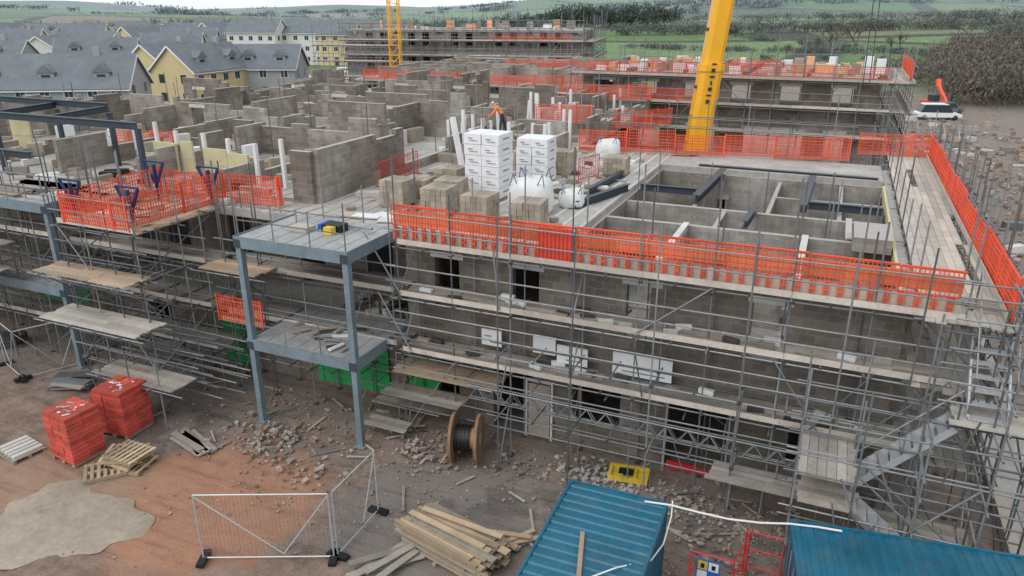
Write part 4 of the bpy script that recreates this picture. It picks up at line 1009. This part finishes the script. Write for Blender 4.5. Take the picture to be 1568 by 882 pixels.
# ---------------------------------------------------------------- worker
def worker(x,y,z,a):
    J={'pel':(0,0,.95),'sp':(.12,0,1.15),'ch':(.3,0,1.32),'nk':(.42,0,1.45),'hd':(.50,0,1.55),'hd2':(.54,0,1.68)}
    ed=[('pel','sp'),('sp','ch'),('ch','nk'),('nk','hd'),('hd','hd2')]; rad={'pel':.15,'sp':.15,'ch':.16,'nk':.06,'hd':.095,'hd2':.08}
    for s,sg in (('l',1),('r',-1)):
        J.update({'sh'+s:(.32,.19*sg,1.36),'el'+s:(.48,.26*sg,1.1),'wr'+s:(.66,.2*sg,.93),'pa'+s:(.72,.19*sg,.88),'hp'+s:(0,.1*sg,.9),'kn'+s:(.1*sg,.12*sg,.5),'an'+s:(-.02+.15*sg,.12*sg,.09),'to'+s:(.16+.15*sg,.13*sg,.04)})
        ed+=[('ch','sh'+s),('sh'+s,'el'+s),('el'+s,'wr'+s),('wr'+s,'pa'+s),('pel','hp'+s),('hp'+s,'kn'+s),('kn'+s,'an'+s),('an'+s,'to'+s)]
        rad.update({'sh'+s:.075,'el'+s:.05,'wr'+s:.035,'pa'+s:.035,'hp'+s:.1,'kn'+s:.07,'an'+s:.05,'to'+s:.045})
        for f in range(5):
            n='f%d'%f+s; m_=n+'b'; oy=(f-2)*.02*sg; L=[.05,.08,.09,.08,.06][f]
            if f==0: oy=-.045*sg
            J[n]=(.72+L*.6,.19*sg+oy,.86-L*.3); J[m_]=(.72+L,.19*sg+oy,.85-L*.9); ed+=[('pa'+s,n),(n,m_)]; rad[n]=.010; rad[m_]=.008
    ks=list(J); me=bpy.data.meshes.new('w'); me.from_pydata([J[k] for k in ks],[(ks.index(p_),ks.index(q_)) for p_,q_ in ed],[])
    ob=bpy.data.objects.new('construction_worker',me); scene.collection.objects.link(ob)
    ob.modifiers.new('s','SKIN')
    for i,k in enumerate(ks): me.skin_vertices[0].data[i].radius=(rad[k],rad[k]); me.skin_vertices[0].data[i].use_root=(k=='pel')
    ss=ob.modifiers.new('ss','SUBSURF'); ss.levels=1; ss.render_levels=1
    bpy.context.view_layer.update(); dg=bpy.context.evaluated_depsgraph_get(); nm=bpy.data.meshes.new_from_object(ob.evaluated_get(dg)); ob.modifiers.clear(); ob.data=nm
    nm.materials.clear()
    for k in ('hivis','skin','trouser','helmet','black'): nm.materials.append(MATS[k])
    kv=[Vector(J[k]) for k in ks]
    for p_ in nm.polygons:
        c=p_.center; k=ks[min(range(len(ks)),key=lambda i:(kv[i]-c).length)]
        p_.material_index=3 if (k=='hd2') else 1 if (k in('hd','nk') or k[:2]=='pa' or k[0]=='f') else 4 if k[:2] in('an','to') else 2 if k[:2] in('kn','hp') or k=='pel' else 0
        p_.use_smooth=True
    ob.location=(x,y,z); ob.rotation_euler=(0,0,math.radians(a))
try: worker(-16.3,36.4,7.3,200)
except Exception as ex: print('worker',ex)
mb=MB(); boards(mb,-17.6,-15.2,36.0,36.9,7.24,'board_new')
for x in (-17.4,-15.4):
    for y in (36.05,36.85): mb.tube((x,y,6.68),(x,y,7.24),TR,'galv')
mb.build('trestle_platform')
# ---------------------------------------------------------------- camera / light
cam=bpy.data.cameras.new('cam'); co=bpy.data.objects.new('camera',cam); scene.collection.objects.link(co)
co.location=(0,0,13.5); co.rotation_euler=(math.radians(90-20.66),0,math.radians(23.4)); cam.sensor_width=36; cam.lens=1130/1568*36; cam.clip_end=20000; scene.camera=co
w=bpy.data.worlds.new('World'); scene.world=w; w.use_nodes=True; nt=w.node_tree
sky=nt.nodes.new('ShaderNodeTexSky'); sky.sky_type='NISHITA'; sky.sun_disc=False; sky.sun_elevation=math.radians(48); sky.sun_rotation=math.radians(200); sky.dust_density=1; sky.air_density=1.0
hs=nt.nodes.new('ShaderNodeHueSaturation'); hs.inputs['Saturation'].default_value=.35; hs.inputs['Value'].default_value=1.8
nt.links.new(sky.outputs[0],hs.inputs['Color'])
# overcast cloud layer: an even pale grey over the clear-sky model
oc=mixc(nt,.75,hs.outputs[0],(6.6,6.85,7.05))
nt.links.new(oc,nt.nodes['Background'].inputs[0]); nt.nodes['Background'].inputs[1].default_value=.15
sl=bpy.data.lights.new('sun','SUN'); sl.energy=1.1; sl.angle=math.radians(45); sl.color=(1,.985,.965); so=bpy.data.objects.new('sun',sl); scene.collection.objects.link(so)
az=math.radians(200); el=math.radians(48); dv=Vector((math.sin(az)*math.cos(el),math.cos(az)*math.cos(el),math.sin(el))); so.rotation_euler=dv.to_track_quat('Z','Y').to_euler()
scene.view_settings.view_transform='Standard'; scene.view_settings.look='None'; scene.view_settings.exposure=0
